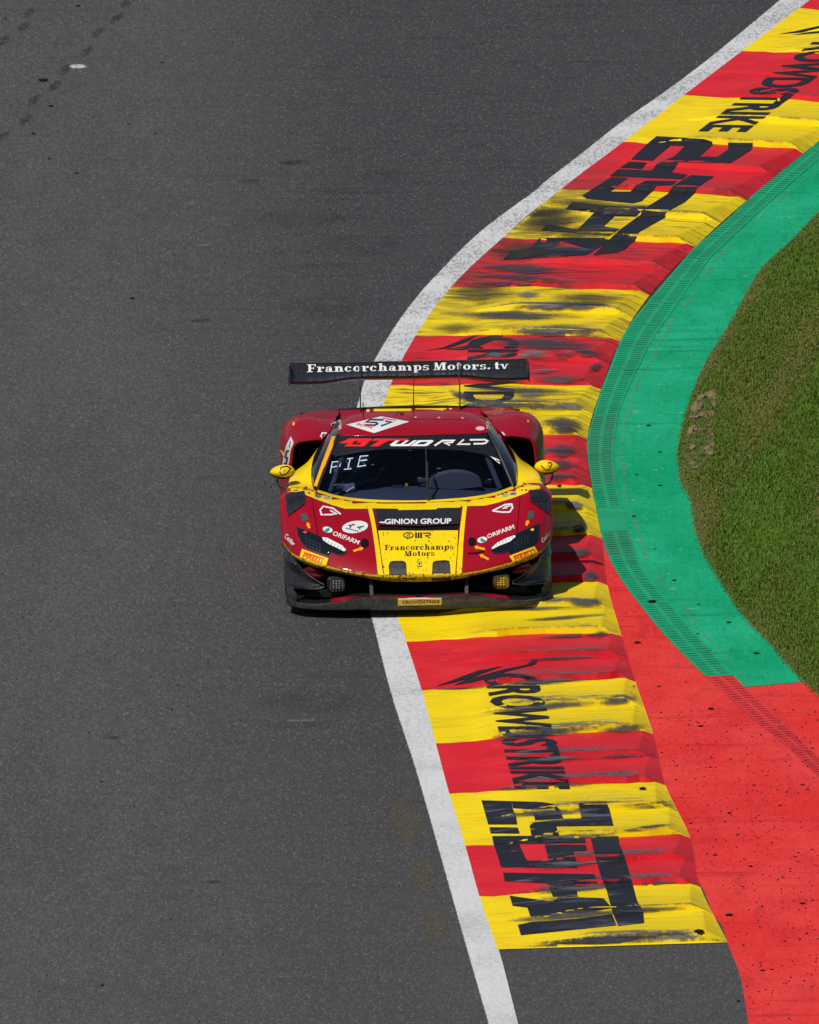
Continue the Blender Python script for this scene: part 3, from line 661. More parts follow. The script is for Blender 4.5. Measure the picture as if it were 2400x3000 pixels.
P_DKR = simple('dark_red_vinyl', (.13, .002, .006), .35, coat=.4)
P_RDV = simple('bright_red_vinyl', (.75, .012, .012), .4)
P_TEA = simple('teal_vinyl', (.01, .28, .24), .4)
P_GRY = simple('pale_mint_vinyl', (.35, .62, .52), .4)
P_PNK = simple('pink_vinyl', (.75, .45, .50), .4)
def carbon():
    t = NT('carbon_fibre'); c = t.coord(); n = t.noise(c, 60, 4, .7); w = t.noise(c, 320, 1)
    t.set(Base_Color=t.mix(t.ss(n, .5, .75), (.012, .012, .014), (.050, .048, .046)), Roughness=t.ss(n, .4, .7, .32, .55), Coat_Weight=.25, Coat_Roughness=.2); t.bump(w, .08, .002); return t.m
M_CARB = carbon()
def dusty():
    t = NT('dusty_carbon'); c = t.coord(); n = t.noise(c, 30, 5, .75); m = t.noise(t.map(c, (1, 1, 4)), 5, 3)
    t.set(Base_Color=t.mix(t.ss(t.math('ADD', t.math('MULTIPLY', n, .6), t.math('MULTIPLY', m, .4)), .40, .62), (.010, .0098, .0095), (.048, .043, .036)), Roughness=.6); return t.m
M_DUST = dusty()
M_BLKP = simple('black_plastic', (.012, .012, .014), .5)
M_VOID = simple('matt_black', (.006, .006, .007), .9, spec=.1)
M_RUB = simple('tyre_rubber', (.018, .018, .018), .85)
M_ALU = simple('dark_alloy', (.06, .06, .065), .35, .8)
M_STEEL = simple('grey_steel', (.35, .35, .36), .35, .9)
def glass(name, tint, a):
    t = NT(name); tr = t.n.new('ShaderNodeBsdfTransparent'); tr.inputs[0].default_value = (*tint, 1)
    gl = t.n.new('ShaderNodeBsdfGlossy'); gl.inputs['Roughness'].default_value = .03; gl.inputs[0].default_value = (.9, .95, 1, 1)
    fr = t.n.new('ShaderNodeFresnel'); fr.inputs[0].default_value = 1.45
    mx = t.n.new('ShaderNodeMixShader'); t.l.new(t.math('MULTIPLY', fr.outputs[0], a), mx.inputs[0]); t.l.new(tr.outputs[0], mx.inputs[1]); t.l.new(gl.outputs[0], mx.inputs[2])
    t.l.new(mx.outputs[0], t.o.inputs[0]); return t.m
M_GLASS = glass('windscreen_glass', (.55, .62, .74), .75)
M_SIDEG = simple('smoked_glass', (.012, .013, .015), .12, coat=.5)
M_LENS = simple('headlight_glass', (.006, .008, .011), .12, coat=.8)

mir = lambda v: Vector((-v.x, v.y, v.z))
def sym(rows):                                         # control net centre->left, mirrored to the full width
    out = []
    for r in rows:
        c = [Vector(p) for p in r]; c[0].x = 0.0
        out.append([mir(p) for p in c[:0:-1]][::1] + c)
    return out
def C(*pts): return [cz(*p) for p in pts]

# ---- hood and front wings: one smooth skin, split at the shut lines
FR = [C((880, 1283, .14), (690, 1279, .15), (545, 1254, .20), (400, 1226, .28), (280, 1194, .40), (190, 1150, .56), (137, 1085, .78)),
      C((880, 1246, .115), (682, 1248, .125), (540, 1234, .17), (400, 1203, .25), (280, 1168, .37), (186, 1128, .53), (135, 1066, .77)),
      C((880, 1165, .23), (672, 1168, .24), (530, 1146, .29), (395, 1105, .38), (272, 1062, .50), (180, 1030, .66), (131, 1000, .86)),
      C((880, 1080, .43), (660, 1082, .44), (515, 1052, .51), (380, 1008, .60), (260, 965, .72), (172, 938, .85), (127, 925, .98)),
      C((880, 1000, .68), (648, 1000, .69), (492, 962, .76), (360, 915, .85), (248, 872, .95), (165, 858, 1.05), (124, 868, 1.12)),
      C((880, 905, .98), (630, 903, .98), (465, 872, 1.05), (342, 836, 1.11), (242, 800, 1.17), (160, 798, 1.22), (121, 822, 1.25)),
      C((880, 846, 1.27), (605, 846, 1.27), (442, 828, 1.29), (332, 797, 1.34), (240, 768, 1.40), (158, 776, 1.43), (118, 806, 1.45))]
skin = net(sym(FR), 8, 8)
nc = len(skin[0]); mid = (nc - 1) // 2; cut0 = 3 * 8 + 4            # the hood's shut line
hood = MB().grid([r[mid - cut0:mid + cut0 + 1] for r in skin]).build('hood', P_RED, car, smooth=True)
fenders = []
for sgn in (-1, 1):
    g = [(r[mid + cut0:] if sgn > 0 else r[:mid - cut0 + 1][::-1]) for r in skin]
    # short gap at the shut line, then the outer face down to the wheel arch
    g2 = []
    for r in g:
        q = [r[0] + (r[1] - r[0]) * .25] + r[1:]
        e = r[-1]; sg = -1 if e.x < 0 else 1
        zb = .20 if abs(e.y - 1.08) > .39 else .34 + math.sqrt(.39 ** 2 - (e.y - 1.08) ** 2)
        zb = min(zb, e.z - .03)
        q += [Vector((e.x + sg * .012, e.y + .01, e.z + (zb - e.z) * f)) for f in (.15, .4, .7, 1)]
        g2.append(q)
    fenders.append(MB().grid(g2).build('front_fender', P_RED, car, smooth=True))
# ---- door tops and sills
SH = [C((330, 797, 1.345), (240, 768, 1.405), (158, 776, 1.435), (118, 808, 1.455)),
      C((296, 767, 1.68), (236, 756, 1.68), (168, 760, 1.68), (128, 795, 1.68)),
      C((286, 692, 1.9), (230, 700, 1.95), (174, 716, 1.95), (142, 762, 1.95)),
      C((296, 612, 2.15), (240, 660, 2.2), (187, 690, 2.2), (152, 742, 2.2)),
      C((325, 547, 2.35), (270, 622, 2.45), (212, 670, 2.45), (167, 732, 2.45)),
      C((372, 482, 2.6), (330, 570, 2.75), (272, 640, 2.75), (222, 700, 2.75)),
      C((412, 428, 2.85), (380, 560, 3.0), (330, 650, 3.0), (280, 710, 3.0))]
shn = net(SH, 8, 6); doors = []
for sgn in (-1, 1):
    P = []
    for r in shn:
        e = r[-1]; q = list(r)
        for f, o in ((.08, -.004), (.3, -.012), (.6, -.03), (1, -.07)): q.append(Vector((e.x - o, e.y, e.z + (.13 - e.z) * f)))
        P.append([p if sgn < 0 else mir(p) for p in q])
    doors.append(MB().grid(P).build('door', P_RED, car, smooth=True))
yel_tops = []
for sgn in (-1, 1):
    P = []
    for r in shn[2:33]:
        n = (r[1] - r[0]).cross(Vector((0, 1, 0))); n = n if n.z > 0 else -n; n.normalize()
        P.append([(p if sgn < 0 else mir(p)) + Vector((-n.x * (1 if sgn < 0 else -1), n.y, n.z)) * 0 + Vector(((-.002 if sgn < 0 else .002), -.001, .003)) for p in r[:14]])
    yel_tops.append(P)
# ---- rear wings with the air scoops
RF = [C((345, 503, 2.46), (310, 500, 2.46), (260, 505, 2.46), (215, 514, 2.46), (190, 535, 2.46), (178, 572, 2.46), (171, 640, 2.46), (166, 712, 2.46)),
      C((385, 455, 2.66), (322, 448, 2.66), (260, 452, 2.66), (204, 470, 2.66), (168, 503, 2.66), (150, 555, 2.66), (143, 640, 2.66), (142, 712, 2.66)),
      C((415, 400, 3.0), (335, 392, 3.0), (270, 384, 3.0), (205, 395, 3.0), (152, 430, 3.0), (122, 490, 3.0), (116, 580, 3.0), (116, 700, 3.0)),
      C((425, 378, 3.4), (350, 374, 3.4), (282, 364, 3.4), (208, 374, 3.4), (154, 402, 3.4), (120, 462, 3.4), (115, 560, 3.4), (115, 680, 3.4)),
      C((435, 362, 3.9), (370, 360, 3.9), (300, 358, 3.9), (225, 372, 3.9), (168, 402, 3.9), (126, 460, 3.9), (120, 545, 3.9), (120, 670, 3.9)),
      C((440, 340, 4.38), (380, 340, 4.38), (320, 344, 4.38), (250, 356, 4.38), (190, 384, 4.38), (152, 430, 4.38), (142, 500, 4.38), (142, 640, 4.38))]
rfn = net(RF, 7, 5); rfs = []
for sgn in (-1, 1):
    P = []
    for r in rfn:
        e = r[-1]; q = list(r)
        zb = .16 if abs(e.y - 3.70) > .41 else .35 + math.sqrt(.41 ** 2 - (e.y - 3.70) ** 2)
        zb = min(zb, e.z - .02)
        for f in (.3, .65, 1): q.append(Vector((e.x - .005, e.y, e.z + (zb - e.z) * f)))
        P.append([p if sgn < 0 else mir(p) for p in q])
    o = MB().grid(P).build('rear_fender', P_RED, car, smooth=True); rfs.append(o)
    # rolled lip and dark duct of the scoop
    L = [p if sgn < 0 else mir(p) for p in rfn[0]]
    MB().tube(L, .011, 8).build('scoop_lip', P_RED, o, smooth=True)
    duct = []
    for k, (dy, sc) in enumerate(((.012, .985), (.15, .93), (.45, .75))):
        c = L[len(L) // 2] * .5 + Vector((L[0].x * .5, L[0].y * .5, L[-1].z * .5))
        duct.append([Vector((c.x + (p.x - c.x) * sc, p.y + dy, c.z + (p.z - c.z) * sc)) for p in L])
    MB().grid(duct).build('scoop_duct', M_VOID, o, smooth=True)
    c = sum(duct[-1], Vector()) / len(duct[-1])
    MB().add(duct[-1] + [c], [(i, i + 1, len(L)) for i in range(len(L) - 1)] + [(len(L) - 1, 0, len(L))]).build('scoop_screen', M_VOID, o)
# ---- greenhouse
WSn = [C((878, 838, 1.295), (720, 837, 1.305), (560, 829, 1.35), (430, 811, 1.45), (318, 778, 1.61)),
       C((872, 740, 1.47), (720, 740, 1.48), (575, 735, 1.52), (455, 722, 1.60), (350, 690, 1.74)),
       C((868, 640, 1.68), (715, 640, 1.69), (590, 638, 1.72), (480, 628, 1.79), (385, 595, 1.88)),
       C((864, 555, 1.85), (710, 556, 1.86), (592, 556, 1.88), (492, 550, 1.93), (412, 530, 2.0)),
       C((862, 478, 2.0), (705, 479, 2.01), (590, 481, 2.03), (500, 481, 2.06), (432, 477, 2.10))]
wsn = net(sym(WSn), 6, 6)
wind = MB().grid(wsn).build('windscreen', M_GLASS, car, smooth=True)
RO = [C((862, 478, 2.0), (705, 479, 2.01), (590, 481, 2.03), (500, 481, 2.06), (432, 477, 2.10)),
      C((860, 425, 2.2), (700, 428, 2.2), (580, 432, 2.21), (495, 437, 2.23), (433, 440, 2.26)),
      C((860, 382, 2.45), (700, 385, 2.45), (580, 390, 2.45), (495, 400, 2.46), (436, 415, 2.48)),
      C((860, 354, 2.7), (700, 356, 2.7), (590, 360, 2.7), (505, 372, 2.7), (440, 398, 2.72)),
      C((860, 346, 2.86), (700, 349, 2.86), (590, 354, 2.86), (505, 368, 2.86), (443, 392, 2.88))]
roof = MB().grid(net(sym(RO), 7, 7)).build('roof', P_RED, car, smooth=True, solid=.012)
EDG = C((318, 778, 1.61), (350, 690, 1.74), (385, 595, 1.88), (412, 530, 2.0), (432, 477, 2.10), (433, 440, 2.26), (436, 415, 2.48), (443, 392, 2.88))
LSo = C((296, 767, 1.68), (286, 692, 1.9), (296, 612, 2.15), (325, 547, 2.35), (348, 512, 2.48), (372, 482, 2.6), (400, 445, 2.76), (425, 410, 2.92))
sg_n = net([[a, a.lerp(b, .5) + Vector((-.012, 0, .008)), b] for a, b in zip(EDG, LSo)], 6, 5); sidew = []
for sgn in (-1, 1): sidew.append(MB().grid([[p if sgn < 0 else mir(p) for p in r] for r in sg_n]).build('side_window', M_SIDEG, car, smooth=True))
for sgn in (-1, 1): MB().tube([p if sgn < 0 else mir(p) for p in [cr1(EDG[:5], i / 4) for i in range(17)]], .014, 8).build('windscreen_pillar', M_BLKP, car, smooth=True)
# engine cover and tail
EC = [[Vector((0, 2.88, 1.090)), Vector((-.30, 2.88, 1.083)), Vector((-.52, 2.88, 1.06)), Vector((-.66, 2.9, .99)), Vector((-.74, 2.9, .90))],
      [Vector((0, 3.25, .995)), Vector((-.30, 3.25, .99)), Vector((-.50, 3.25, .965)), Vector((-.62, 3.25, .93)), Vector((-.72, 3.25, .88))],
      [Vector((0, 3.75, .890)), Vector((-.30, 3.75, .888)), Vector((-.48, 3.75, .875)), Vector((-.60, 3.75, .865)), Vector((-.70, 3.75, .85))],
      [Vector((0, 4.12, .845)), Vector((-.30, 4.12, .843)), Vector((-.48, 4.12, .838)), Vector((-.60, 4.12, .83)), Vector((-.78, 4.12, .81))],
      [Vector((0, 4.36, .862)), Vector((-.30, 4.36, .860)), Vector((-.48, 4.36, .855)), Vector((-.62, 4.36, .845)), Vector((-.86, 4.34, .80))]]
eng = MB().grid(net(sym(EC), 7, 7)).build('engine_cover', P_RED, car, smooth=True)
lip = [Vector((x, 4.365 - .03 * x * x, .866 - .055 * x * x)) for x in np.linspace(-.86, .86, 25)]
MB().grid([lip, [p + Vector((0, .03, .012)) for p in lip], [p + Vector((0, .04, -.03)) for p in lip], [p + Vector((0, .02, -.32)) for p in lip]]).build('tail_panel', M_CARB, car, smooth=True)
MB().grid([[Vector((x, 2.885, 1.088 - .12 * x * x)) for x in np.linspace(-.50, .50, 13)], [Vector((x, 2.91, 1.045 - .12 * x * x)) for x in np.linspace(-.50, .50, 13)]]).build('roof_slot', M_VOID, car)
# floor and inner structure that close the body
MB().box((0, 2.4, .135), (1.80, 4.0, .05)).build('floor', M_BLKP, car)
MB().box((0, 1.18, .38), (1.30, .04, .42)).build('bulkhead', M_VOID, car)
MB().box((0, 3.0, .48), (1.5, .04, .66)).build('rear_bulkhead', M_VOID, car)

_sk = MB().grid(skin); _so = _sk.build('temporary', P_RED); _parts = [_so, *fenders, *doors, *rfs, wind, roof, *sidew, eng]
body_tree = bvh_of(_parts); bpy.data.objects.remove(_so)

# ---- front bumper under the yellow lip: cavities, struts, lamps, splitter
bump_edge = [p for p in skin[0]]
MB().grid([[p + Vector((0, .012, .0)) for p in bump_edge], [Vector((p.x * .985, p.y + .05, p.z - .012)) for p in bump_edge], [Vector((p.x * .97, p.y + .20, p.z + .02)) for p in bump_edge]]).build('bumper_underside', P_DKR, car, smooth=True)
MB().box((0, .46, .22), (1.72, .03, .30)).build('grille_back', M_VOID, car)
mesh = MB()
for i in range(15): mesh.box((-.26 + .52 * i / 14, .42, .20), (.004, .01, .16))
for i in range(5): mesh.box((0, .421, .14 + .03 * i), (.54, .008, .004))
mesh.build('grille_mesh', M_BLKP, car)
for s in (-1, 1):
    a = cz(612, 1270, .22); b = cz(618, 1365, .12)
    MB().prism([Vector((s * a.x - .012, a.y, a.z + .02)), Vector((s * a.x + .012, a.y, a.z + .02)), Vector((s * b.x + .014, b.y, b.z)), Vector((s * b.x - .014, b.y, b.z))], (0, .16, 0)).build('bumper_strut', M_DUST, car, bevel=.003)
    # red floor of the side intake
    q = [cz(385, 1394, .10), cz(430, 1394, .08), cz(480, 1383, .06), cz(640, 1368, .04), cz(860, 1368, .035), cz(860, 1362, .06), cz(640, 1360, .08), cz(480, 1366, .14), cz(400, 1376, .20)]
    q = [p if s < 0 else mir(p) for p in q]
    MB().prism(q, (0, 0, -.012)).build('bumper_floor', P_RED, car)
    q = [cz(x, y, Y) for x, y, Y in ((238, 1225, .42), (270, 1200, .40), (330, 1222, .36), (362, 1250, .36), (330, 1265, .38), (270, 1258, .40))]
    q = [p if s < 0 else mir(p) for p in q]
    MB().prism(q, (0, .05, 0)).build('bumper_corner', P_DKR, car, bevel=.004)
def lamp(s, amber):
    cx = -.478 * 1.0; c = cz(424, 1300, .26); o = 0
    pts = []
    hw, hh = .062, .054
    for i in range(28):
        t = 2 * math.pi * i / 28; ct, st = math.cos(t), math.sin(t)
        pts.append((abs(ct) ** .5 * math.copysign(1, ct) * hw, abs(st) ** .5 * math.copysign(1, st) * hh))
    X = c.x * -s if s > 0 else c.x
    ring = lambda k, y, dz=0: [Vector((X + a * k, c.y + y, c.z + b * k + dz)) for a, b in pts]
    hous = MB().grid([ring(1.16, .10), ring(1.16, .0), ring(1.0, -.012), ring(1.0, .004)], True).build('auxiliary_lamp', M_BLKP, car, smooth=True)
    mt = simple('amber_lens' if amber else 'grey_lens', (.26, .165, .01) if amber else (.05, .05, .054), .25, coat=.5)
    r = ring(.99, -.004); MB().add(r + [Vector((X, c.y - .016, c.z))], [(i, (i + 1) % 28, 28) for i in range(28)]).build('lens', mt, hous, smooth=True)
    dots = MB()
    for i in range(3):
        for j in range(4): dots.ell((X - .022 + .022 * i, c.y - .015, c.z - .022 + .017 * j), (.006, .004, .006), 8, 5)
    dots.build('reflector', simple('amber_dot', (.75, .55, .08), .25) if amber else M_STEEL, hous, smooth=True)
lamp(-1, False); lamp(1, True)
st = [(150, 1362, 1408, .30), (185, 1392, 1420, .20), (240, 1404, 1432, .12), (310, 1408, 1438, .08), (390, 1403, 1441, .05), (460, 1392, 1442, .03), (540, 1378, 1441, .015), (640, 1372, 1440, .005), (760, 1372, 1439, 0), (879, 1374, 1438, 0)]
tops = [cz(x, a, Y) for x, a, b, Y in st]; bots = [cz(x, b, Y) for x, a, b, Y in st]
tops[-1].x = bots[-1].x = 0
T = tops + [mir(p) for p in tops[-2::-1]]; Bt = bots + [mir(p) for p in bots[-2::-1]]
T = [cr1(T, i / 5) for i in range((len(T) - 1) * 5 + 1)]; Bt = [cr1(Bt, i / 5) for i in range((len(Bt) - 1) * 5 + 1)]
MB().grid([[Vector((p.x * .98, max(.5, p.y), p.z - .004)) for p in T], [p + Vector((0, .012, .001)) for p in T]]).build('splitter_deck', M_VOID, car, smooth=True)
spl = MB().grid([[p + Vector((0, .012, .004)) for p in T], [p + Vector((0, .002, 0)) for p in T], [p.lerp(q, .12) for p, q in zip(T, Bt)], [p.lerp(q, .88) for p, q in zip(T, Bt)],
                 [q + Vector((0, .012, -.002)) for q in Bt], [Vector((p.x * .98, max(.6, p.y), p.z)) for p in Bt]]).build('splitter', M_DUST, car, smooth=True)
for s in (-1, 1):
    q = [cz(148, 1408, .30), cz(204, 1412, .20), cz(204, 1345, .20), cz(190, 1330, .22), cz(188, 1312, .24), cz(148, 1300, .32)]
    q = [p if s < 0 else mir(p) for p in q]
    MB().prism([p + Vector((0, -.004, 0)) for p in q], (0, .012, 0)).build('splitter_fence', M_DUST, car)
    # corner panel and the two dive planes
    top = C((137, 1090, .78), (168, 1120, .60), (232, 1212, .42), (300, 1268, .33), (362, 1306, .27))
    bot = C((138, 1302, .70), (168, 1308, .52), (232, 1316, .40), (290, 1321, .32), (362, 1309, .265))
    f = lambda p: p if s < 0 else mir(p)
    cp = [[f(a.lerp(b, k) + Vector((0, .03 * math.sin(k * math.pi), 0))) for a, b in zip(top, bot)] for k in (0, .25, .5, .75, 1)]
    MB().grid(net(cp, 3, 5)).build('corner_panel', M_CARB, car, smooth=True, solid=.006)
    low = C((138, 1308, .60), (168, 1312, .44), (232, 1318, .30), (290, 1323, .24), (362, 1311, .22))
    dp_ = [[f(a) for a in bot], [f(a) for a in low]]
    MB().grid(net([dp_[0], [p.lerp(q, .5) for p, q in zip(*dp_)], dp_[1]], 3, 5)).build('dive_plane', M_CARB, car, smooth=True, solid=.006)
    up0 = C((137, 1090, .78), (160, 1112, .62), (205, 1172, .46)); up1 = C((132, 1150, .70), (148, 1168, .54), (205, 1190, .40)); 
    MB().grid(net([[f(p) for p in up0], [f(p) for p in up1]], 3, 5)).build('dive_plane', M_CARB, car, smooth=True, solid=.006)
    # side skirt under the corner, closes the wheel arch towards the front
    q = C((138, 1300, .70), (150, 1395, .32), (205, 1395, .26), (300, 1322, .36))
    MB().add([f(p) for p in q] + [f(p) + Vector((0, .25, 0)) for p in q], [(0, 1, 2, 3), (0, 1, 5, 4), (2, 3, 7, 6)]).build('arch_liner', M_VOID, car)
# ---- wheels
for Y, r, w, xc in ((1.08, .325, .28, .845), (3.70, .345, .30, .855)):
    for s in (-1, 1):
        x = s * xc
        prof = [(-w / 2 + .02, .235), (-w / 2, .26), (-w / 2, r - .035), (-w / 2 + .03, r - .006), (0, r), (w / 2 - .03, r - .006), (w / 2, r - .035), (w / 2, .26), (w / 2 - .02, .235)]
        whl = empty('wheel', (x, Y, r + (.030 if s > 0 else .004)), car)      # the right-hand wheels ride up on the kerb
        MB().lathe(prof, 'X').build('tyre', M_RUB, whl, smooth=True)
        rim = MB().lathe([(-w / 2 + .02, .236), (-w / 2 + .03, .215), (w / 2 - .03, .215), (w / 2 - .02, .236)], 'X')
        for k in range(10):
            a = 2 * math.pi * k / 10; rim.box((s * (w / 2 - .04), .12 * math.cos(a), .12 * math.sin(a)), (.02, .19, .022), Matrix.Rotation(a, 3, 'X'))
        rim.lathe([(s * (w / 2 - .06), .05), (s * (w / 2 - .02), .045), (s * (w / 2 - .01), .001)], 'X', n=16)
        rim.build('rim', M_ALU, whl)
# ---- rear wing on swan necks
wing = empty('rear_wing', (0, 0, 0), car)
wl = [(168, 85, 183), (240, 85, 184), (340, 84, 181), (420, 83, 172), (490, 82, 160), (560, 81, 155), (700, 79, 153), (830, 77, 152)]
secs = []
for x, a, b in wl:
    te = cz(x, a, 4.74); le = cz(x, b, 4.40); secs.append((le, te))
xs0 = cz(830, 77, 4.74)
P = []
half = []
for le, te in secs:
    ch = te - le; n = Vector((0, -ch.z, ch.y)).normalized(); ring = []
    for k in range(13):
        u = 1 - math.cos(k / 12 * math.pi / 2); th = .022 * (1 - u) ** .6 * math.sqrt(max(u, 0) + .02) * 2
        ring.append(le + ch * u + n * (th * .25 - .028 * math.sin(math.pi * u)))
    for k in range(12, -1, -1):
        u = 1 - math.cos(k / 12 * math.pi / 2); th = .040 * (1 - u) ** .6 * math.sqrt(max(u, 0) + .02) * 2
        ring.append(le + ch * u - n * (th + .006 + .024 * math.sin(math.pi * u)))
    half.append(ring)
full = half + [[mir(p) for p in r] for r in half[::-1]]
plane = MB().grid(full, True).build('main_plane', M_CARB, wing, smooth=True)
MB().tube([r[12] + Vector((0, .004, .004)) for r in full], .007, 6).build('gurney_flap', M_CARB, wing)
for s in (-1, 1):
    a = [cz(166, 80, 4.78), cz(166, 205, 4.55), cz(166, 208, 4.40), cz(166, 150, 4.36), cz(166, 95, 4.5)]
    q = [p if s < 0 else mir(p) for p in a]
    MB().prism(q, (-s * -.008, 0, 0)).build('end_plate', M_CARB, wing)
    le, te = secs[5]
    X = cz(548, 120, 4.5).x * (1 if s < 0 else -1)
    sw = [Vector((X, 4.60, 1.165)), Vector((X, 4.50, 1.185)), Vector((X, 4.38, 1.15)), Vector((X, 4.33, 1.05)), Vector((X, 4.30, .86)), Vector((X, 4.36, .86)), Vector((X, 4.385, 1.04)), Vector((X, 4.42, 1.115)), Vector((X, 4.52, 1.145)), Vector((X, 4.60, 1.145))]
    MB().prism(sw, (.010, 0, 0)).build('swan_neck', M_CARB, wing)
wing_tree = bvh_of([plane])
# ---- mirrors
for s in (-1, 1):
    c = cz(127, 678, 1.72); c = c if s < 0 else mir(c); mr = empty('door_mirror', c, car)
    P = []
    for i in range(17):
        a = i / 16; x = -.098 + .196 * a
        prof = math.sin(math.pi * min(1, max(0, a))) ** .55
        tz = .054 * prof * (1.0 + .25 * (a - .5)); ty = .085 * prof
        P.append([Vector((x * (1 if s < 0 else -1), ty * math.sin(2 * math.pi * j / 20) * (1 if math.sin(2 * math.pi * j / 20) < 0 else .55), tz * math.cos(2 * math.pi * j / 20) + .006 * (a - .5))) for j in range(20)])
    sh = MB().grid(P, True).build('mirror_shell', P_YEL, mr, smooth=True)
    MB().add([Vector((p.x * .96, .042, p.z * .9)) for p in [Vector((.092 * math.cos(t), 0, .048 * math.sin(t))) for t in [2 * math.pi * i / 24 for i in range(24)]]], [tuple(range(24))]).build('mirror_glass', M_STEEL, mr)
    MB().grid([[q * 1.02 + Vector((0, 0, -.003)) for q in r[7:14]] for r in P]).build('mirror_base', M_BLKP, mr, smooth=True)
    arm = [cz(262, 768, 1.56), cz(225, 778, 1.58), cz(165, 780, 1.62), cz(122, 768, 1.66), cz(102, 745, 1.69), cz(100, 715, 1.71), cz(112, 700, 1.72)]
    arm = [(p if s < 0 else mir(p)) - c for p in arm]
    MB().tube([cr1(arm, i / 4) for i in range(25)], [.014 - .006 * min(1, i / 12) for i in range(25)], 8).build('mirror_arm', M_CARB, mr, smooth=True)
    # logo line on the shell
    tr = BVHTree.FromPolygons([v.co + c for v in sh.data.vertices], [tuple(p.vertices) for p in sh.data.polygons])
    g = stroke_px(1, [(120, 655), (112, 680), (122, 697), (148, 690), (172, 660), (150, 650), (120, 655)] if s < 0 else [(1585, 632), (1600, 628), (1606, 640), (1590, 668), (1572, 668), (1548, 645)], 6)
    o = lay('mirror_logo', g, tr, P_BLK, mr, 1, cell=6)
    for v in o.data.vertices: v.co -= c
# ================================================================== LIVERY AND FITTINGS
def L1(name, geo, mat, parent=car, layer=1, cell=12, tree=body_tree, **k): return lay(name, geo, tree, mat, parent, layer, cell, **k)
p1 = lambda *p: poly_px(1, list(p))
# yellow fields
L1('yellow_cowl', p1((318, 781), (430, 815), (560, 834), (720, 843), (878, 844), (1040, 839), (1190, 824), (1310, 801), (1415, 766), (1478, 792), (1400, 822), (1310, 850), (1240, 866), (1130, 869), (1105, 877), (980, 879), (970, 887),
                     (765, 891), (760, 883), (635, 881), (600, 883), (470, 883), (400, 863), (330, 838), (252, 806)), P_YEL)
L1('yellow_cowl', p1((158, 771), (240, 758), (290, 766), (312, 782), (330, 836), (252, 805), (246, 792), (158, 789)), P_YEL, layer=0)
L1('yellow_cowl', p1((1540, 757), (1470, 748), (1430, 754), (1412, 766), (1402, 820), (1476, 790), (1482, 778), (1542, 776)), P_YEL, layer=0)
hx = sorted([(p.x, p) for p in skin[-1]], key=lambda q: q[0]); strip = []
for p in wsn[0]:
    for (xa, pa), (xb, pb) in zip(hx[:-1], hx[1:]):
        if xa <= p.x <= xb: h0 = pa.lerp(pb, (p.x - xa) / max(xb - xa, 1e-6)); break
    strip.append([h0 + Vector((0, -.02, .0045)), h0 + Vector((0, .0, .0045)), p + Vector((0, -.003, .003))])
MB().grid(strip).build('cowl_strip', P_YEL, car, smooth=True)
for P, d_ in zip(yel_tops, doors): MB().grid(P).build('yellow_door_top', P_YEL, d_, smooth=True)
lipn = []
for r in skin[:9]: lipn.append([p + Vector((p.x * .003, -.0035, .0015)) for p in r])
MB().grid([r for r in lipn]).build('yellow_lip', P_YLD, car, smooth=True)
L1('yellow_stripe', p1((597, 884), (620, 883), (640, 960), (662, 1080), (683, 1248), (652, 1244), (636, 1100), (618, 980)), P_YEL, layer=2)
L1('yellow_stripe', p1((1118, 870), (1141, 869), (1130, 960), (1120, 1080), (1112, 1236), (1082, 1242), (1092, 1100), (1104, 980)), P_YEL, layer=2)
L1('nose_panel', p1((652, 1003), (1092, 1002), (1086, 1120), (1076, 1240), (1072, 1280), (878, 1283), (692, 1280), (686, 1240), (668, 1120)), P_YEL, hood)
L1('dark_red_line', p1((622, 884), (633, 884), (650, 980), (668, 1120), (688, 1278), (684, 1279), (664, 1120), (640, 980)), P_DKR, layer=3)
L1('dark_red_line', p1((1105, 872), (1117, 871), (1103, 980), (1090, 1120), (1080, 1240), (1074, 1278), (1077, 1240), (1088, 1120), (1098, 980)), P_DKR, layer=3)
# hood outlet: a dark flap that rises towards the front over an open slot
sl = lambda y0, y1, h: (lambda px, py: h * min(1, max(0, (py - y0) / (y1 - y0))))
yv0, yv1 = zp(1, 0, 885)[1], zp(1, 0, 985)[1]
flap = L1('hood_outlet', p1((636, 884), (760, 885), (765, 892), (970, 888), (980, 880), (1104, 878), (1097, 975), (878, 990), (652, 982)), M_CARB, hood, layer=3, lift=sl(yv0, yv1, .016))
L1('outlet_slot', p1((650, 984), (878, 990), (1097, 976), (1093, 1001), (878, 1004), (652, 1003)), M_VOID, hood, layer=2)
ft = bvh_of([flap])
L1('hood_lettering', text_px('GINION GROUP', 6, [(440, 232), (1240, 228), (1245, 160), (440, 168)], bold=.03), P_WHT, hood, layer=2, tree=ft, cell=8)
L1('hood_lettering', poly_px(6, [(345, 208), (400, 200), (445, 205), (440, 222), (380, 215), (345, 222)]), P_WHT, hood, layer=2, tree=ft, cell=8)

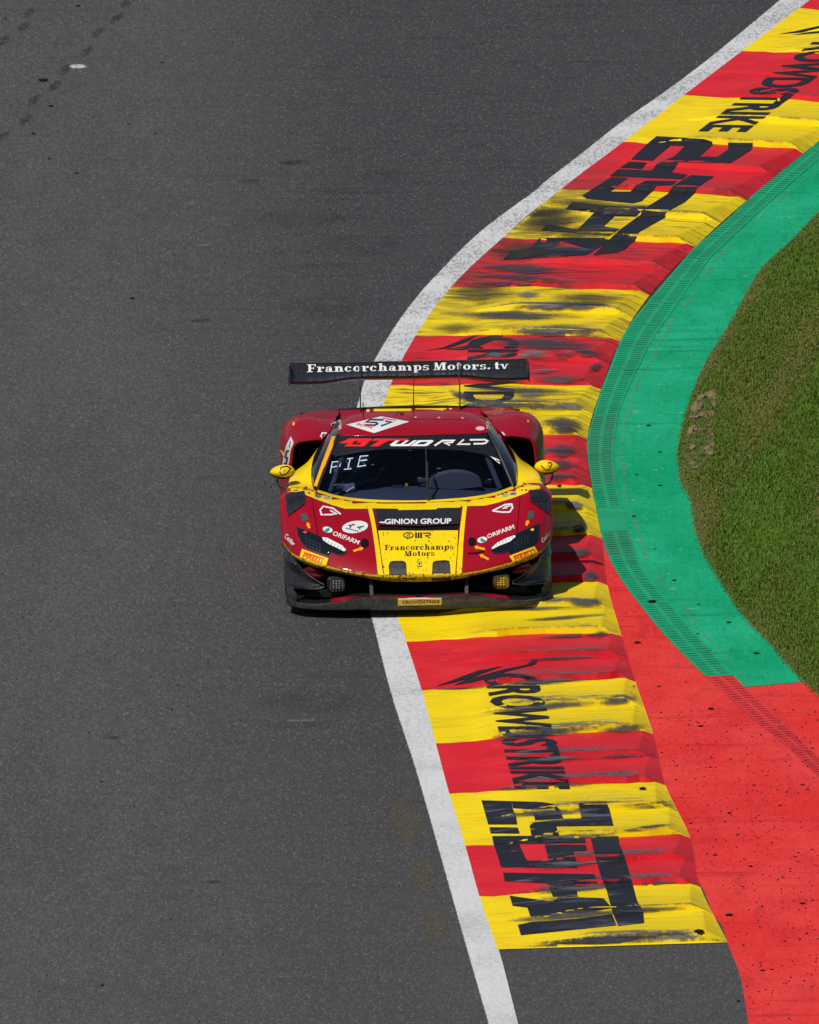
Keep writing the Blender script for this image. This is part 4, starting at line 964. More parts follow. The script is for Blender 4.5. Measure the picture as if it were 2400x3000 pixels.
# ---- lettering in a fat slab face, drawn letter by letter (unit square, baseline 0, x height .68)
def slab(s):
    """heavy Roman letters: thick stems with bracket serifs, thin joins"""
    V, F, x = [], [], 0.0
    def rect(a, b, c, d, x0):
        k = len(V); V.extend([(x0 + a, b), (x0 + c, b), (x0 + c, d), (x0 + a, d)]); F.append((k, k + 1, k + 2, k + 3))
    def ring(cx, cy, rx, ry, tx, ty, x0, a0=0, a1=360):
        n = 18
        for i in range(n):
            t0, t1 = R(a0 + (a1 - a0) * i / n), R(a0 + (a1 - a0) * (i + 1) / n); k = len(V)
            V.extend([(x0 + cx + rx * math.cos(t0), cy + ry * math.sin(t0)), (x0 + cx + rx * math.cos(t1), cy + ry * math.sin(t1)),
                      (x0 + cx + (rx - tx) * math.cos(t1), cy + (ry - ty) * math.sin(t1)), (x0 + cx + (rx - tx) * math.cos(t0), cy + (ry - ty) * math.sin(t0))]); F.append((k, k + 1, k + 2, k + 3))
    def quad(p, x0):
        k = len(V); V.extend([(x0 + a, b) for a, b in p]); F.append(tuple(range(k, k + len(p))))
    H, X, T, s1 = 1.0, .68, .24, .09
    for ch in s:
        if ch == 'F':
            rect(.0, 0, .52, s1, x); rect(.13, s1, .13 + T, H - s1, x); rect(0, H - s1, .80, H, x); rect(.70, .70, .80, H - s1, x); rect(.37, .46, .56, .54, x); rect(.56, .38, .63, .62, x); x += .92
        elif ch == 'M':
            rect(0, 0, .34, s1, x); rect(.12, s1, .20, H, x); quad([(.02, H), (.12, H - s1), (.40, .0), (.56, .0), (.33, H)], x); quad([(.46, .25), (.56, 0), (.80, H), (.72, H)], x); rect(.80, s1, 1.06, H, x); rect(.70, 0, 1.16, s1, x); rect(1.06, H - s1, 1.16, H, x); x += 1.28
        elif ch == 'r':
            rect(0, 0, .48, s1, x); rect(.10, s1, .10 + T, X, x); rect(0, X - s1, .10, X, x); quad([(.34, .42), (.46, X - .02), (.62, X), (.64, .46), (.50, .44), (.44, .50)], x); x += .74
        elif ch == 'a':
            rect(.36, s1, .60, .50, x); ring(.36, .45, .24, .23, .10, .09, x, 0, 160); rect(.08, .42, .22, .56, x); ring(.27, .19, .25, .19, .16, .08, x); rect(.60, 0, .74, s1, x); rect(.44, 0, .60, s1, x); x += .84
        elif ch == 'n':
            rect(0, 0, .44, s1, x); rect(.10, s1, .10 + T, X, x); rect(0, X - s1, .10, X, x); ring(.50, .44, .22, .24, .20, .10, x, 0, 150); rect(.50, s1, .74, .44, x); rect(.47, 0, .84, s1, x); x += .94
        elif ch == 'h':
            rect(0, 0, .44, s1, x); rect(.10, s1, .10 + T, H, x); rect(0, H - s1, .10, H, x); ring(.50, .44, .22, .24, .20, .10, x, 0, 150); rect(.50, s1, .74, .44, x); rect(.47, 0, .84, s1, x); x += .94
        elif ch == 'm':
            rect(0, 0, .42, s1, x); rect(.10, s1, .10 + T, X, x); rect(0, X - s1, .10, X, x)
            for q in (.48, .98): ring(q - .02, .44, .22, .24, .20, .10, x, 0, 150); rect(q - .02, s1, q + .22, .44, x); rect(q - .04, 0, q + .30, s1, x)
            x += 1.40
        elif ch in 'oc':
            ring(.34, .34, .34, .35, .22, .07, x, 0 if ch == 'o' else 55, 360 if ch == 'o' else 325)
            if ch == 'c': rect(.42, .46, .60, .60, x)
            x += .78
        elif ch == 's':
            ring(.29, .49, .27, .19, .15, .08, x, 40, 265); ring(.29, .19, .28, .20, .16, .08, x, -140, 90); rect(.44, .50, .52, X, x); rect(.02, 0, .10, .20, x); x += .68
        elif ch == 'p':
            rect(0, -.30, .46, -.30 + s1, x); rect(.10, -.21, .10 + T, X, x); rect(0, X - s1, .10, X, x); ring(.46, .34, .30, .35, .20, .08, x, -125, 125); x += .88
        elif ch == 't':
            rect(.10, .16, .10 + T, .92, x); rect(0, X - s1, .48, X, x); ring(.30, .16, .20, .17, .16, .09, x, 180, 350); x += .62
        elif ch == 'v':
            quad([(.02, X), (.28, 0), (.42, 0), (.34, .20), (.26, X)], x); quad([(.34, .20), (.42, 0), (.66, X), (.58, X)], x); rect(-.06, X - s1 + .0, .02, X, x); rect(.48, X - s1, .58, X, x); rect(.66, X - s1, .74, X, x); x += .82
        elif ch == '.': ring(.13, .12, .12, .12, .12, .12, x); x += .34
        else: x += .42
    w = max(a for a, _ in V); return [(a / w, (b + .30) / 1.30) for a, b in V], F
def slab_px(s, z, q):
    uv, fs = slab(s); q = [Vector((*zp(z, *p), 0)) for p in q]
    return [((q[0] * (1 - a) + q[1] * a) * (1 - b) + (q[3] * (1 - a) + q[2] * a) * b) for a, b in uv], fs
for w_, x0, x1 in (('Francorchamps', 262, 932), ('Motors.', 957, 1268), ('tv', 1292, 1368)):
    yb = lambda x: 146 - (x - 262) * .0172; yt = lambda x: 90 - (x - 262) * .0136
    L1('wing_lettering', slab_px(w_, 1, [(x0, yb(x0)), (x1, yb(x1)), (x1, yt(x1)), (x0, yt(x0))]), P_WHT, wing, tree=wing_tree, cell=10)
L1('nose_lettering', slab_px('Francorchamps', 6, [(440, 565), (1265, 555), (1265, 470), (440, 482)]), P_BLK, hood, layer=3, cell=8)
L1('nose_lettering', slab_px('Motors', 6, [(680, 634), (1040, 630), (1040, 550), (680, 556)]), P_BLK, hood, layer=3, cell=8)
L1('nose_lettering', join_px(stroke_px(6, [(727 + 58 * math.cos(t), 367 + 32 * math.sin(t)) for t in [2 * math.pi * i / 24 for i in range(25)]], 12), poly_px(6, [(727, 346), (757, 380), (697, 380)], [(727, 356), (742, 374), (712, 374)]),
                             poly_px(6, [(806, 338), (830, 336), (826, 400), (806, 400)]), poly_px(6, [(838, 336), (860, 334), (856, 400), (834, 400)]), poly_px(6, [(868, 334), (892, 333), (888, 400), (864, 400)]),
                             stroke_px(6, [(900, 342), (985, 340), (990, 362), (930, 372), (990, 398)], 14)), P_BLK, hood, layer=3, cell=8)
L1('badge', poly_px(6, [(828, 676), (888, 676), (886, 746), (832, 746)]), P_BLK, hood, layer=3)
L1('badge_face', poly_px(6, [(834, 682), (882, 682), (880, 738), (838, 738)]), simple('pale_yellow_vinyl', (.85, .68, .16), .4), hood, layer=5)
L1('badge_figure', poly_px(6, [(862, 690), (872, 696), (866, 702), (872, 710), (864, 722), (868, 732), (856, 726), (848, 730), (852, 716), (846, 706), (856, 702)]), P_BLK, hood, layer=7)
# nose ducts
for pts in ([(718, 1275), (714, 1195), (722, 1178), (738, 1174), (790, 1174), (803, 1184), (808, 1275)], [(950, 1275), (955, 1184), (964, 1175), (1020, 1170), (1038, 1174), (1044, 1192), (1048, 1272)]):
    L1('nose_duct', poly_px(1, pts), M_DUST, hood, layer=3)
    L1('duct_rim', stroke_px(1, pts, 7), M_BLKP, hood, layer=6)
# headlights
def headl(z, hous, drl, led, led_col, dots):
    h = L1('headlight', poly_px(z, hous), M_LENS, car, layer=3)
    L1('light_bezel', stroke_px(z, hous + hous[:1], 9), M_BLKP, h, layer=4)
    L1('daytime_light', poly_px(z, drl), simple('white_light_guide', (.74, .76, .76), .35), h, layer=6, lift=lambda x, y: .004)
    L1('turn_lamp', poly_px(z, led), simple('lamp_lens', led_col, .3), h, layer=6)
    d = [ell_px(z, x, y, 9, 9, n=8) for x, y in dots]
    L1('led_dots', join_px(*d), simple('grey_reflector', (.03, .034, .04), .3), h, layer=5, cell=0)
    seg = [stroke_px(z, [(a[0], a[1]), (b[0], b[1])], 5) for a, b in led_lines[z]]
    L1('light_seam', join_px(*seg), simple('seam_grey', (.25, .26, .26), .4), h, layer=9, lift=lambda x, y: .004, cell=0)
led_lines = {4: [((625 + 33 * i, 650 + 19 * i), (618 + 33 * i, 684 + 18 * i)) for i in range(6)], 5: [((985 + 33 * i, 700 - 16 * i), (990 + 33 * i, 728 - 15 * i)) for i in range(6)]}
headl(4, [(322, 520), (420, 555), (590, 630), (700, 690), (840, 760), (845, 782), (815, 815), (760, 820), (690, 790), (655, 832), (560, 795), (430, 740), (370, 680), (335, 600)],
      [(590, 634), (640, 640), (720, 680), (800, 722), (843, 770), (820, 784), (740, 745), (660, 707), (602, 670)], [(385, 575), (415, 565), (435, 578), (410, 590)], (.9, .05, .12),
      [(430 + 34 * i, 640 + 16 * i + 34 * j) for i in range(5) for j in range(3)])
headl(5, [(1440, 485), (1432, 640), (1385, 718), (1130, 808), (1112, 775), (1060, 795), (960, 800), (932, 770), (932, 732), (1000, 682), (1160, 607), (1330, 532)],
      [(936, 745), (1000, 690), (1100, 640), (1180, 612), (1188, 630), (1130, 680), (1020, 722), (942, 762)], [(1340, 550), (1365, 535), (1385, 548), (1365, 566)], (.95, .6, .02),
      [(1180 + 34 * i, 690 - 16 * i + 32 * j) for i in range(5) for j in range(3)])
# tyre maker's patches
for z, pt, tx, bar in ((4, [(380, 750), (657, 850), (627, 935), (355, 832)], [(385, 838), (588, 908), (608, 858), (404, 790)], [(402, 782), (615, 850), (612, 862), (400, 794)]),
                       (5, [(1120, 825), (1385, 720), (1420, 787), (1160, 885)], [(1180, 880), (1398, 800), (1388, 760), (1168, 838)], [(1160, 828), (1378, 748), (1382, 758), (1164, 838)])):
    a = L1('sticker', poly_px(z, pt), P_YEL, car, layer=4)
    L1('sticker_lettering', join_px(text_px('PIRELLI', z, tx, bold=.02), poly_px(z, bar)), P_RDV, a, layer=6, cell=8)
# hood stickers
L1('hood_lettering', text_px('ORIFARM', 4, [(695, 605), (968, 706), (988, 664), (715, 560)], bold=.02), P_WHT, hood, layer=2, cell=8)
L1('hood_lettering', text_px('ORIFARM', 5, [(898, 642), (1180, 536), (1166, 492), (885, 602)], bold=.02), P_WHT, hood, layer=2, cell=8)
for z, x, y, fl in ((4, 647, 548, 1), (5, 838, 655, -1)):
    a = L1('round_sticker', ell_px(z, x, y, 52, 31, 12 * fl), P_WHT, hood, layer=2)
    L1('drop_emblem', poly_px(z, [(x - 40 * fl, y + 12), (x - 10 * fl, y - 10), (x + 14 * fl, y - 22), (x + 22 * fl, y + 4), (x + 6 * fl, y + 24), (x - 20 * fl, y + 26)]), P_TEA, a, layer=4)
L1('hood_emblem', stroke_px(4, [(785, 386), (700, 322), (600, 302), (568, 340), (582, 390), (680, 390), (738, 380), (672, 345)], 17), P_WHT, hood, layer=2)
L1('hood_emblem', join_px(stroke_px(5, [(945, 350), (1080, 284), (1148, 278), (1158, 318), (1128, 362), (1050, 364), (945, 350)], 16), stroke_px(5, [(1140, 296), (1085, 305), (1055, 326), (1105, 318)], 12)), P_WHT, hood, layer=2)
ov = L1('oval_sticker', ell_px(4, 935, 520, 138, 64, -8), P_WHT, hood, layer=2)
M_DGR = simple('dark_green_vinyl', (.01, .05, .045), .4)
for g in (poly_px(4, [(862, 502), (935, 490), (931, 503), (900, 507), (888, 534), (874, 534), (884, 509), (864, 513)]), poly_px(4, [(955, 520), (1030, 508), (1026, 521), (996, 526), (986, 548), (972, 548), (980, 528), (957, 531)]),
          *[poly_px(4, [(842 + 23 * k, 528 + 6 * k), (858 + 23 * k, 532 + 6 * k), (854 + 23 * k, 544 + 6 * k), (838 + 23 * k, 540 + 6 * k)]) for k in range(6)]): L1('oval_emblem', g, M_DGR, ov, layer=4, cell=0)
L1('oval_emblem', poly_px(4, [(905, 488), (920, 487), (916, 504), (902, 505)]), P_RDV, ov, layer=5)
for z, x, y, rx, ry in ((4, 1038, 690, 44, 50), (5, 730, 675, 43, 48)): L1('tow_recess', ell_px(z, x, y, rx, ry), M_VOID, hood, layer=3)
def arrow(z, a, b, w=24, h=50):
    a, b = Vector((*a, 0)), Vector((*b, 0)); d = (b - a).normalized(); n = Vector((-d.y, d.x, 0)); m = b - d * h * .75
    return poly_px(z, [tuple(q.xy) for q in (a + n * w / 2, m + n * w / 2, m + n * h / 2, b, m - n * h / 2, m - n * w / 2, a - n * w / 2)])
for z, a, b in ((4, (918, 775), (1028, 740)), (4, (456, 535), (432, 468)), (5, (866, 756), (752, 728)), (5, (906, 862), (808, 810)), (5, (1300, 506), (1325, 444))):
    L1('marker_arrow', arrow(z, a, b), P_ORG, car, layer=4)
for z, q in ((4, [(362, 385), (420, 372), (450, 445), (388, 465)]), (5, [(1330, 350), (1388, 358), (1367, 440), (1310, 428)])): L1('release_plate', poly_px(z, q), simple('plate_grey', (.05, .075, .075), .4), car, layer=3)
L1('tow_strap', stroke_px(5, [(690, 797), (780, 795), (862, 772)], 18), M_VOID, car, layer=4)
for z, q in ((4, [(208, 185), (300, 160), (400, 145), (412, 190), (404, 285), (320, 350), (232, 410), (216, 300)]), (5, [(1332, 150), (1450, 125), (1525, 165), (1552, 260), (1540, 385), (1430, 310), (1345, 255)])):
    v = L1('fender_vent', poly_px(z, q), M_CARB, car, layer=4, lift=lambda x, y: .004)
    xs = [p[0] for p in q]
    bars = [stroke_px(z, [(min(xs) + 25, 225 + 28 * i + (20 if z == 4 else -10)), (max(xs) - 25, 205 + 28 * i + (0 if z == 4 else 25))], 7) for i in range(2)]
    L1('vent_louvre', join_px(*bars), M_BLKP, v, layer=6, lift=lambda x, y: .010)
L1('side_lettering', text_px('Cetilar', 4, [(193, 628), (288, 718), (315, 690), (218, 580)], bold=.02), P_WHT, car, layer=3, cell=8)
L1('side_lettering', text_px('Cetilar', 5, [(1468, 692), (1556, 592), (1546, 545), (1455, 648)], bold=.02), P_WHT, car, layer=3, cell=8)
for z, pts in ((4, [(545, 192), (640, 212)]), (5, [(1165, 170), (1085, 188)])):
    for (x, y), c in zip(pts, (P_TEA, P_WHT)): L1('small_sticker', ell_px(z, x, y, 36, 15, 8 if z == 4 else -8), simple('blue_vinyl', (.10, .16, .30), .4) if c is P_TEA else simple('grey_vinyl', (.35, .36, .4), .4), car, layer=3)
# roof
npan = L1('number_panel', poly_px(7, [(175, 143), (500, 65), (765, 115), (435, 222)]), P_WHT, roof, layer=2)
L1('race_number', join_px(stroke_px(7, [(522, 100), (400, 96), (362, 120), (455, 124), (468, 136), (440, 150), (350, 146)], 15), stroke_px(7, [(540, 112), (600, 120), (500, 156)], 15)), P_BLK, npan, layer=4, cell=8)
L1('panel_lettering', text_px('ROWE', 7, [(266, 150), (412, 180), (434, 154), (288, 130)], bold=.02), P_RDV, npan, layer=4, cell=8)
L1('panel_lettering', poly_px(7, [(520, 82), (640, 98), (640, 106), (515, 90)]), P_RDV, npan, layer=4, cell=8)
L1('round_sticker', ell_px(7, 1428, 178, 42, 19), P_PNK, roof, layer=2)
for q in ([(95, 105), (123, 98), (130, 180), (104, 195)], [(1478, 60), (1494, 62), (1518, 178), (1490, 182)]): L1('name_strip', poly_px(7, q), simple('name_white', (.5, .42, .40), .4), car, layer=2)
L1('hatch_seam', stroke_px(7, [(755, 50), (770, 78), (830, 88), (1050, 92), (1280, 90), (1318, 78), (1325, 62)], 4), P_DKR, roof, layer=2)
for x, y in ((822, 75), (1042, 78), (1262, 82)): L1('hatch_mark', ell_px(7, x, y, 14, 7), P_ORG, roof, layer=3, cell=0)
# rear wings and tail
nb = L1('side_number_panel', poly_px(2, [(262, 895), (290, 955), (262, 1090), (238, 1192), (172, 1198), (188, 1080), (215, 985)]), P_WHT, car, layer=2)
L1('side_number', join_px(stroke_px(2, [(245, 1045), (220, 1050), (205, 1110), (225, 1118), (215, 1180), (190, 1185)], 20), stroke_px(2, [(262, 945), (245, 1010)], 8)), P_BLK, nb, layer=4, cell=8)
L1('yellow_flash', poly_px(2, [(146, 985), (190, 1075), (186, 1106), (146, 1030)]), P_YEL, car, layer=2)
L1('side_lettering', join_px(stroke_px(2, [(556, 935), (590, 860), (630, 862), (620, 895), (580, 905)], 16), stroke_px(2, [(600, 925), (640, 880)], 10)), P_WHT, car, layer=2, cell=8)
L1('side_lettering', stroke_px(3, [(1025, 855), (1045, 850), (1075, 880), (1070, 900), (1040, 880)], 13), P_WHT, car, layer=2, cell=8)
L1('mint_sticker', poly_px(2, [(680, 765), (735, 730), (740, 755), (690, 792)]), P_GRY, car, layer=3)
L1('orange_square', poly_px(2, [(280, 748), (303, 740), (303, 775), (278, 782)]), P_ORG, car, layer=2)
L1('orange_square', poly_px(3, [(1308, 722), (1325, 720), (1332, 742), (1315, 748)]), P_ORG, car, layer=2)
for q in ([(590, 335), (607, 335), (604, 352), (588, 352)], [(628, 335), (834, 333), (834, 346), (630, 349)], [(858, 333), (1026, 331), (1030, 345), (858, 346)], [(1042, 331), (1057, 331), (1060, 345), (1045, 345)]): L1('tail_stripe', poly_px(1, q), P_YEL, eng, layer=2, cell=10)
spt = bvh_of([spl])
pl = L1('splitter_plate', poly_px(1, [(761, 1374), (1002, 1371), (1002, 1410), (761, 1414)]), simple('dirty_yellow_plate', (.50, .33, .05), .5), car, layer=2, tree=spt)
L1('plate_edge', poly_px(1, [(763, 1374), (1000, 1371), (1000, 1379), (763, 1382)]), simple('plate_highlight', (.60, .52, .36), .5), pl, layer=3, tree=spt)
L1('plate_lettering', text_px('CROWDSTRIKE', 1, [(785, 1404), (990, 1400), (990, 1383), (785, 1387)], bold=.03), simple('faded_black', (.05, .04, .02), .6), pl, layer=4, tree=spt)
rs = random.Random(11); sp = []
for _ in range(130):
    x, y = (rs.uniform(660, 1085), rs.uniform(1010, 1275)) if rs.random() < .5 else (rs.uniform(330, 1420), rs.uniform(840, 1240)); r_ = rs.uniform(1.0, 3.0)
    if 885 < y < 1003 and 630 < x < 1105: continue
    n_ = rs.randint(5, 7); sp.append(poly_px(1, [(x + r_ * rs.uniform(.5, 1.3) * math.cos(2 * math.pi * k / n_), y + r_ * rs.uniform(.6, 1.7) * math.sin(2 * math.pi * k / n_)) for k in range(n_)]))
L1('rubber_specks', join_px(*sp), simple('rubber_speck', (.022, .015, .010), .8), hood, layer=10, cell=0)['kind'] = 'stuff'
# ---- windscreen: sun strip, lettering, race display, wiper
wt = bvh_of([wind])
ban = L1('sun_strip', p1((431, 481), (590, 485), (705, 483), (862, 482), (1050, 478), (1180, 474), (1274, 466), (1310, 525), (1345, 590), (1385, 690), (1350, 655), (1240, 586), (1100, 561), (900, 554), (700, 555), (560, 571), (440, 592), (415, 596), (396, 580)), P_BLK, wind, tree=wt)
L1('strip_lettering', poly_px(7, [(105, 318), (205, 273), (425, 275), (398, 297), (250, 297), (232, 319), (240, 319), (222, 331), (300, 331), (322, 314), (268, 314), (292, 299), (394, 299), (342, 348), (155, 348), (196, 319)]), P_RDV, wind, layer=4, tree=wt)
L1('strip_lettering', poly_px(7, [(438, 275), (766, 275), (732, 294), (566, 294), (476, 348), (396, 348), (488, 294), (412, 295)]), P_RDV, wind, layer=4, tree=wt)
for g in (poly_px(7, [(580, 332), (640, 292), (674, 292), (632, 326), (682, 326), (735, 292), (764, 292), (710, 326), (752, 326), (808, 290), (838, 290), (764, 345), (600, 346)]),
    poly_px(7, [(850, 290), (978, 288), (994, 298), (937, 340), (915, 345), (773, 345)], [(874, 306), (946, 304), (903, 329), (830, 330)]),
    stroke_px(7, [(1000, 341), (1075, 294), (1182, 292), (1165, 310), (1095, 315), (1145, 336)], 16),
    stroke_px(7, [(1275, 283), (1222, 328), (1335, 326)], 16),
    stroke_px(7, [(1330, 287), (1470, 285), (1496, 297), (1480, 315), (1452, 322), (1365, 323)], 16)): L1('strip_lettering', g, P_WHT, wind, layer=4, tree=wt)
L1('orange_edge_tape', p1((406, 492), (428, 490), (380, 610), (320, 768), (303, 764), (350, 640)), P_ORG, wind, layer=5, tree=bvh_of([wind, *sidew]), off=.016)
tri = L1('corner_sticker', poly_px(3, [(918, 1104), (1000, 1135), (1060, 1170), (1095, 1238), (1010, 1180)]), P_WHT, wind, layer=4, tree=wt)
L1('sticker_lettering', stroke_px(3, [(985, 1145), (1040, 1178)], 10), P_BLK, tri, layer=6, tree=wt)
def emit(name, col, st):
    t = NT(name); t.set(Base_Color=(0, 0, 0), Roughness=.5); t.put(t.b.inputs['Emission Color'], col); t.b.inputs['Emission Strength'].default_value = st; return t.m
M_LED = emit('white_led', (.85, .93, 1), 1.5)
disp = L1('race_display', poly_px(2, [(650, 1265), (672, 1130), (940, 1075), (1085, 1052), (1055, 1185), (890, 1222)]), M_VOID, car, tree=wt, off=-.030)
for g in ([stroke_px(2, [(664, 1256), (690, 1138), (785, 1131), (772, 1180), (684, 1192)], 9)], [stroke_px(2, [(848, 1106), (908, 1096)], 9), stroke_px(2, [(878, 1108), (856, 1200)], 9), stroke_px(2, [(815, 1214), (890, 1206)], 9)],
          [stroke_px(2, [(1070, 1070), (985, 1077), (957, 1186), (1046, 1172)], 9), stroke_px(2, [(984, 1124), (1058, 1114)], 11)]):
    L1('display_letter', join_px(*g), M_LED, disp, tree=wt, off=-.024, cell=8)
M_DIM = simple('unlit_segment', (.16, .15, .10), .5)
dim = [stroke_px(2, [(x, y), (x + 40, y + 42)], 8) for x, y in ((705, 1150), (705, 1205), (830, 1125), (850, 1160), (1000, 1085), (1005, 1130))] + [stroke_px(2, [(x + 42, y), (x, y + 40)], 8) for x, y in ((712, 1148), (700, 1205), (845, 1120), (1010, 1085))]
for g in dim: L1('unlit_segment', g, M_DIM, disp, tree=wt, off=-.026, cell=0)
wip = [cz(926, 832, 1.28), cz(922, 740, 1.455), cz(918, 640, 1.665), cz(915, 560, 1.83)]
wo = MB().tube([cr1(wip, i / 4) + Vector((0, -.006, .012)) for i in range(13)], [.012 - .007 * i / 12 for i in range(13)], 6).build('wiper', M_BLKP, car, smooth=True)
MB().tube([wip[1] + Vector((0, -.008, .014)), wip[2] + Vector((.004, -.008, .014))], .010, 6).build('wiper_blade', M_RUB, wo)
# aerials
MB().tube([cz(847, 352, 2.75), cz(848, 200, 2.75), cz(849, 62, 2.75)], [.006, .003, .0022], 6).build('aerial', M_BLKP, car)
MB().tube([cz(571, 372, 2.62), cz(570, 300, 2.62)], [.006, .004], 6).build('aerial', M_BLKP, car)
b0 = cz(772, 362, 2.62); MB().ell(b0, (.035, .03, .012), 12, 8).build('aerial_puck', M_BLKP, car, smooth=True)
# ---- cockpit
M_DASH = simple('dash_flock', (.062, .072, .105), .9, spec=.1)
dash = [[Vector((x, y, z - .05 * (abs(x) / .7) ** 2)) for x in np.linspace(-.72, .72, 13)] for y, z in ((1.32, .655), (1.5, .69), (1.75, .70), (1.95, .68), (2.0, .60))]
dsh = MB().grid([[Vector((p.x * (1 if r else .75), p.y + .28 * (abs(p.x) / .72) ** 2 * (1 if r < 2 else .3), p.z)) for p in row] for r, row in enumerate(dash)]).build('dashboard', M_DASH, car, smooth=True)
bn = []
for k, (dy, sc) in enumerate(((0, 1), (.08, 1.02), (.2, .9), (.28, .5))):
    c = Vector((.315, 1.72 + dy, .69)); bn.append([c + Vector((.205 * sc * math.cos(t), 0, .135 * sc * math.sin(t) ** .7)) for t in [math.pi * (.02 + .96 * i / 14) for i in range(15)]])
MB().grid(bn).add([Vector((.315, 1.716, .69))] + [p + Vector((0, -.002, 0)) for p in bn[0]], [(0, i + 1, i + 2) for i in range(14)]).build('instrument_cowl', simple('cowl_grey', (.13, .14, .17), .8, spec=.1), dsh, smooth=True)
MB().tube([Vector((.315, 2.02, .735)) + Vector((.15 * math.cos(t), -.03 * math.sin(t), .115 * math.sin(t))) for t in [2 * math.pi * i / 24 for i in range(25)]], .016, 8).build('steering_wheel', simple('suede', (.03, .03, .032), .9), car, smooth=True)
MB().box((.315, 2.0, .735), (.22, .03, .09)).build('wheel_hub', M_BLKP, car, bevel=.01)
cage = []
for s in (-1, 1):
    MB().tube([Vector((s * .66, 1.60, .70)), Vector((s * .53, 1.98, .98)), Vector((s * .50, 2.15, 1.03)), Vector((s * .50, 2.75, 1.05)), Vector((s * .62, 2.85, .40))], .021, 10).build('roll_bar', M_DASH, car, smooth=True)
MB().tube([Vector((-.58, 1.75, .72)), Vector((-.05, 2.6, 1.03))], .021, 10).build('roll_bar', simple('cage_blue', (.07, .09, .14), .5), car, smooth=True)
MB().tube([Vector((-.50, 2.75, 1.03)), Vector((.50, 2.75, 1.03))], .021, 10).build('roll_bar', M_DASH, car, smooth=True)
a = cz(808, 750, 1.80); MB().box(a, (.022, .01, .02)).build('yellow_tag', P_YEL, car)
a = cz(485, 765, 1.75); MB().box(a, (.115, .02, .055), Matrix.Rotation(R(-8), 3, 'Y')).build('side_box', simple('box_grey', (.30, .33, .38), .5), car, bevel=.006)
a = cz(500, 775, 1.70); MB().tube([a + Vector((-.03, 0, -.02)), a + Vector((.03, 0, .018))], .007, 8).build('bright_tube', simple('bright_grey', (.8, .82, .85), .3), car)
for x, y in ((820, 598), (772, 636), (806, 622), (968, 690), (985, 684), (800, 776), (835, 778), (1265, 725), (965, 745)):
    MB().ell(cz(x, y, 1.95 if y < 650 else 1.86), (.006, .006, .004), 8, 5).build('indicator', simple('pale_indicator', (.45, .52, .65), .4), car)
MB().box((.20, 1.9, .74), (.15, .02, .07)).build('switch_panel', simple('panel_grey', (.06, .065, .075), .6), car, bevel=.004)
cab = cz(395, 792, 1.62)
MB().tube([cr1([cab, cab + Vector((.02, .03, .045)), cab + Vector((.07, .05, .05)), cab + Vector((.10, .06, .0))], i / 4) for i in range(13)], .004, 6).build('cable', simple('pale_cable', (.5, .5, .52), .5), car, smooth=True)
for x, y, w_, h_, m_ in ((905, 725, .10, .03, (.10, .11, .13)), (930, 748, .12, .025, (.08, .085, .10)), (890, 770, .06, .03, (.05, .05, .06)), (760, 770, .09, .045, (.04, .045, .055)), (1255, 735, .055, .03, (.02, .02, .025)), (700, 780, .05, .03, (.07, .075, .09))):
    MB().box(cz(x, y, 1.84), (w_, .05, h_)).build('console_box', simple('console_grey', m_, .5), car, bevel=.006)
for x, y in ((1265, 722), (880, 712), (955, 712), (830, 560), (985, 660), (620, 640)): MB().box(cz(x, y, 1.86), (.028, .006, .005)).build('bright_clip', simple('bright_clip', (.6, .65, .75), .3), car)
for s_ in (-1, 1): MB().tube([Vector((.36 + s_ * .09, 2.50, .80)), Vector((.36 + s_ * .08, 2.40, .66)), Vector((.36 + s_ * .03, 2.36, .48))], .022, 6).build('harness_strap', simple('strap_red', (.25, .02, .02), .8), car, smooth=True)
MB().tube([Vector((-.62, 1.68, .72)), Vector((-.30, 2.05, .72)), Vector((.0, 2.72, 1.02))], .018, 8).build('roll_bar', simple('cage_grey', (.10, .12, .17), .5), car, smooth=True)
MB().box((.36, 2.62, .62), (.46, .10, .70), Matrix.Rotation(R(-14), 3, 'X')).build('seat', M_BLKP, car, bevel=.03)
MB().box((.36, 2.42, .26), (.44, .40, .12)).build('seat_base', M_BLKP, car, bevel=.03)

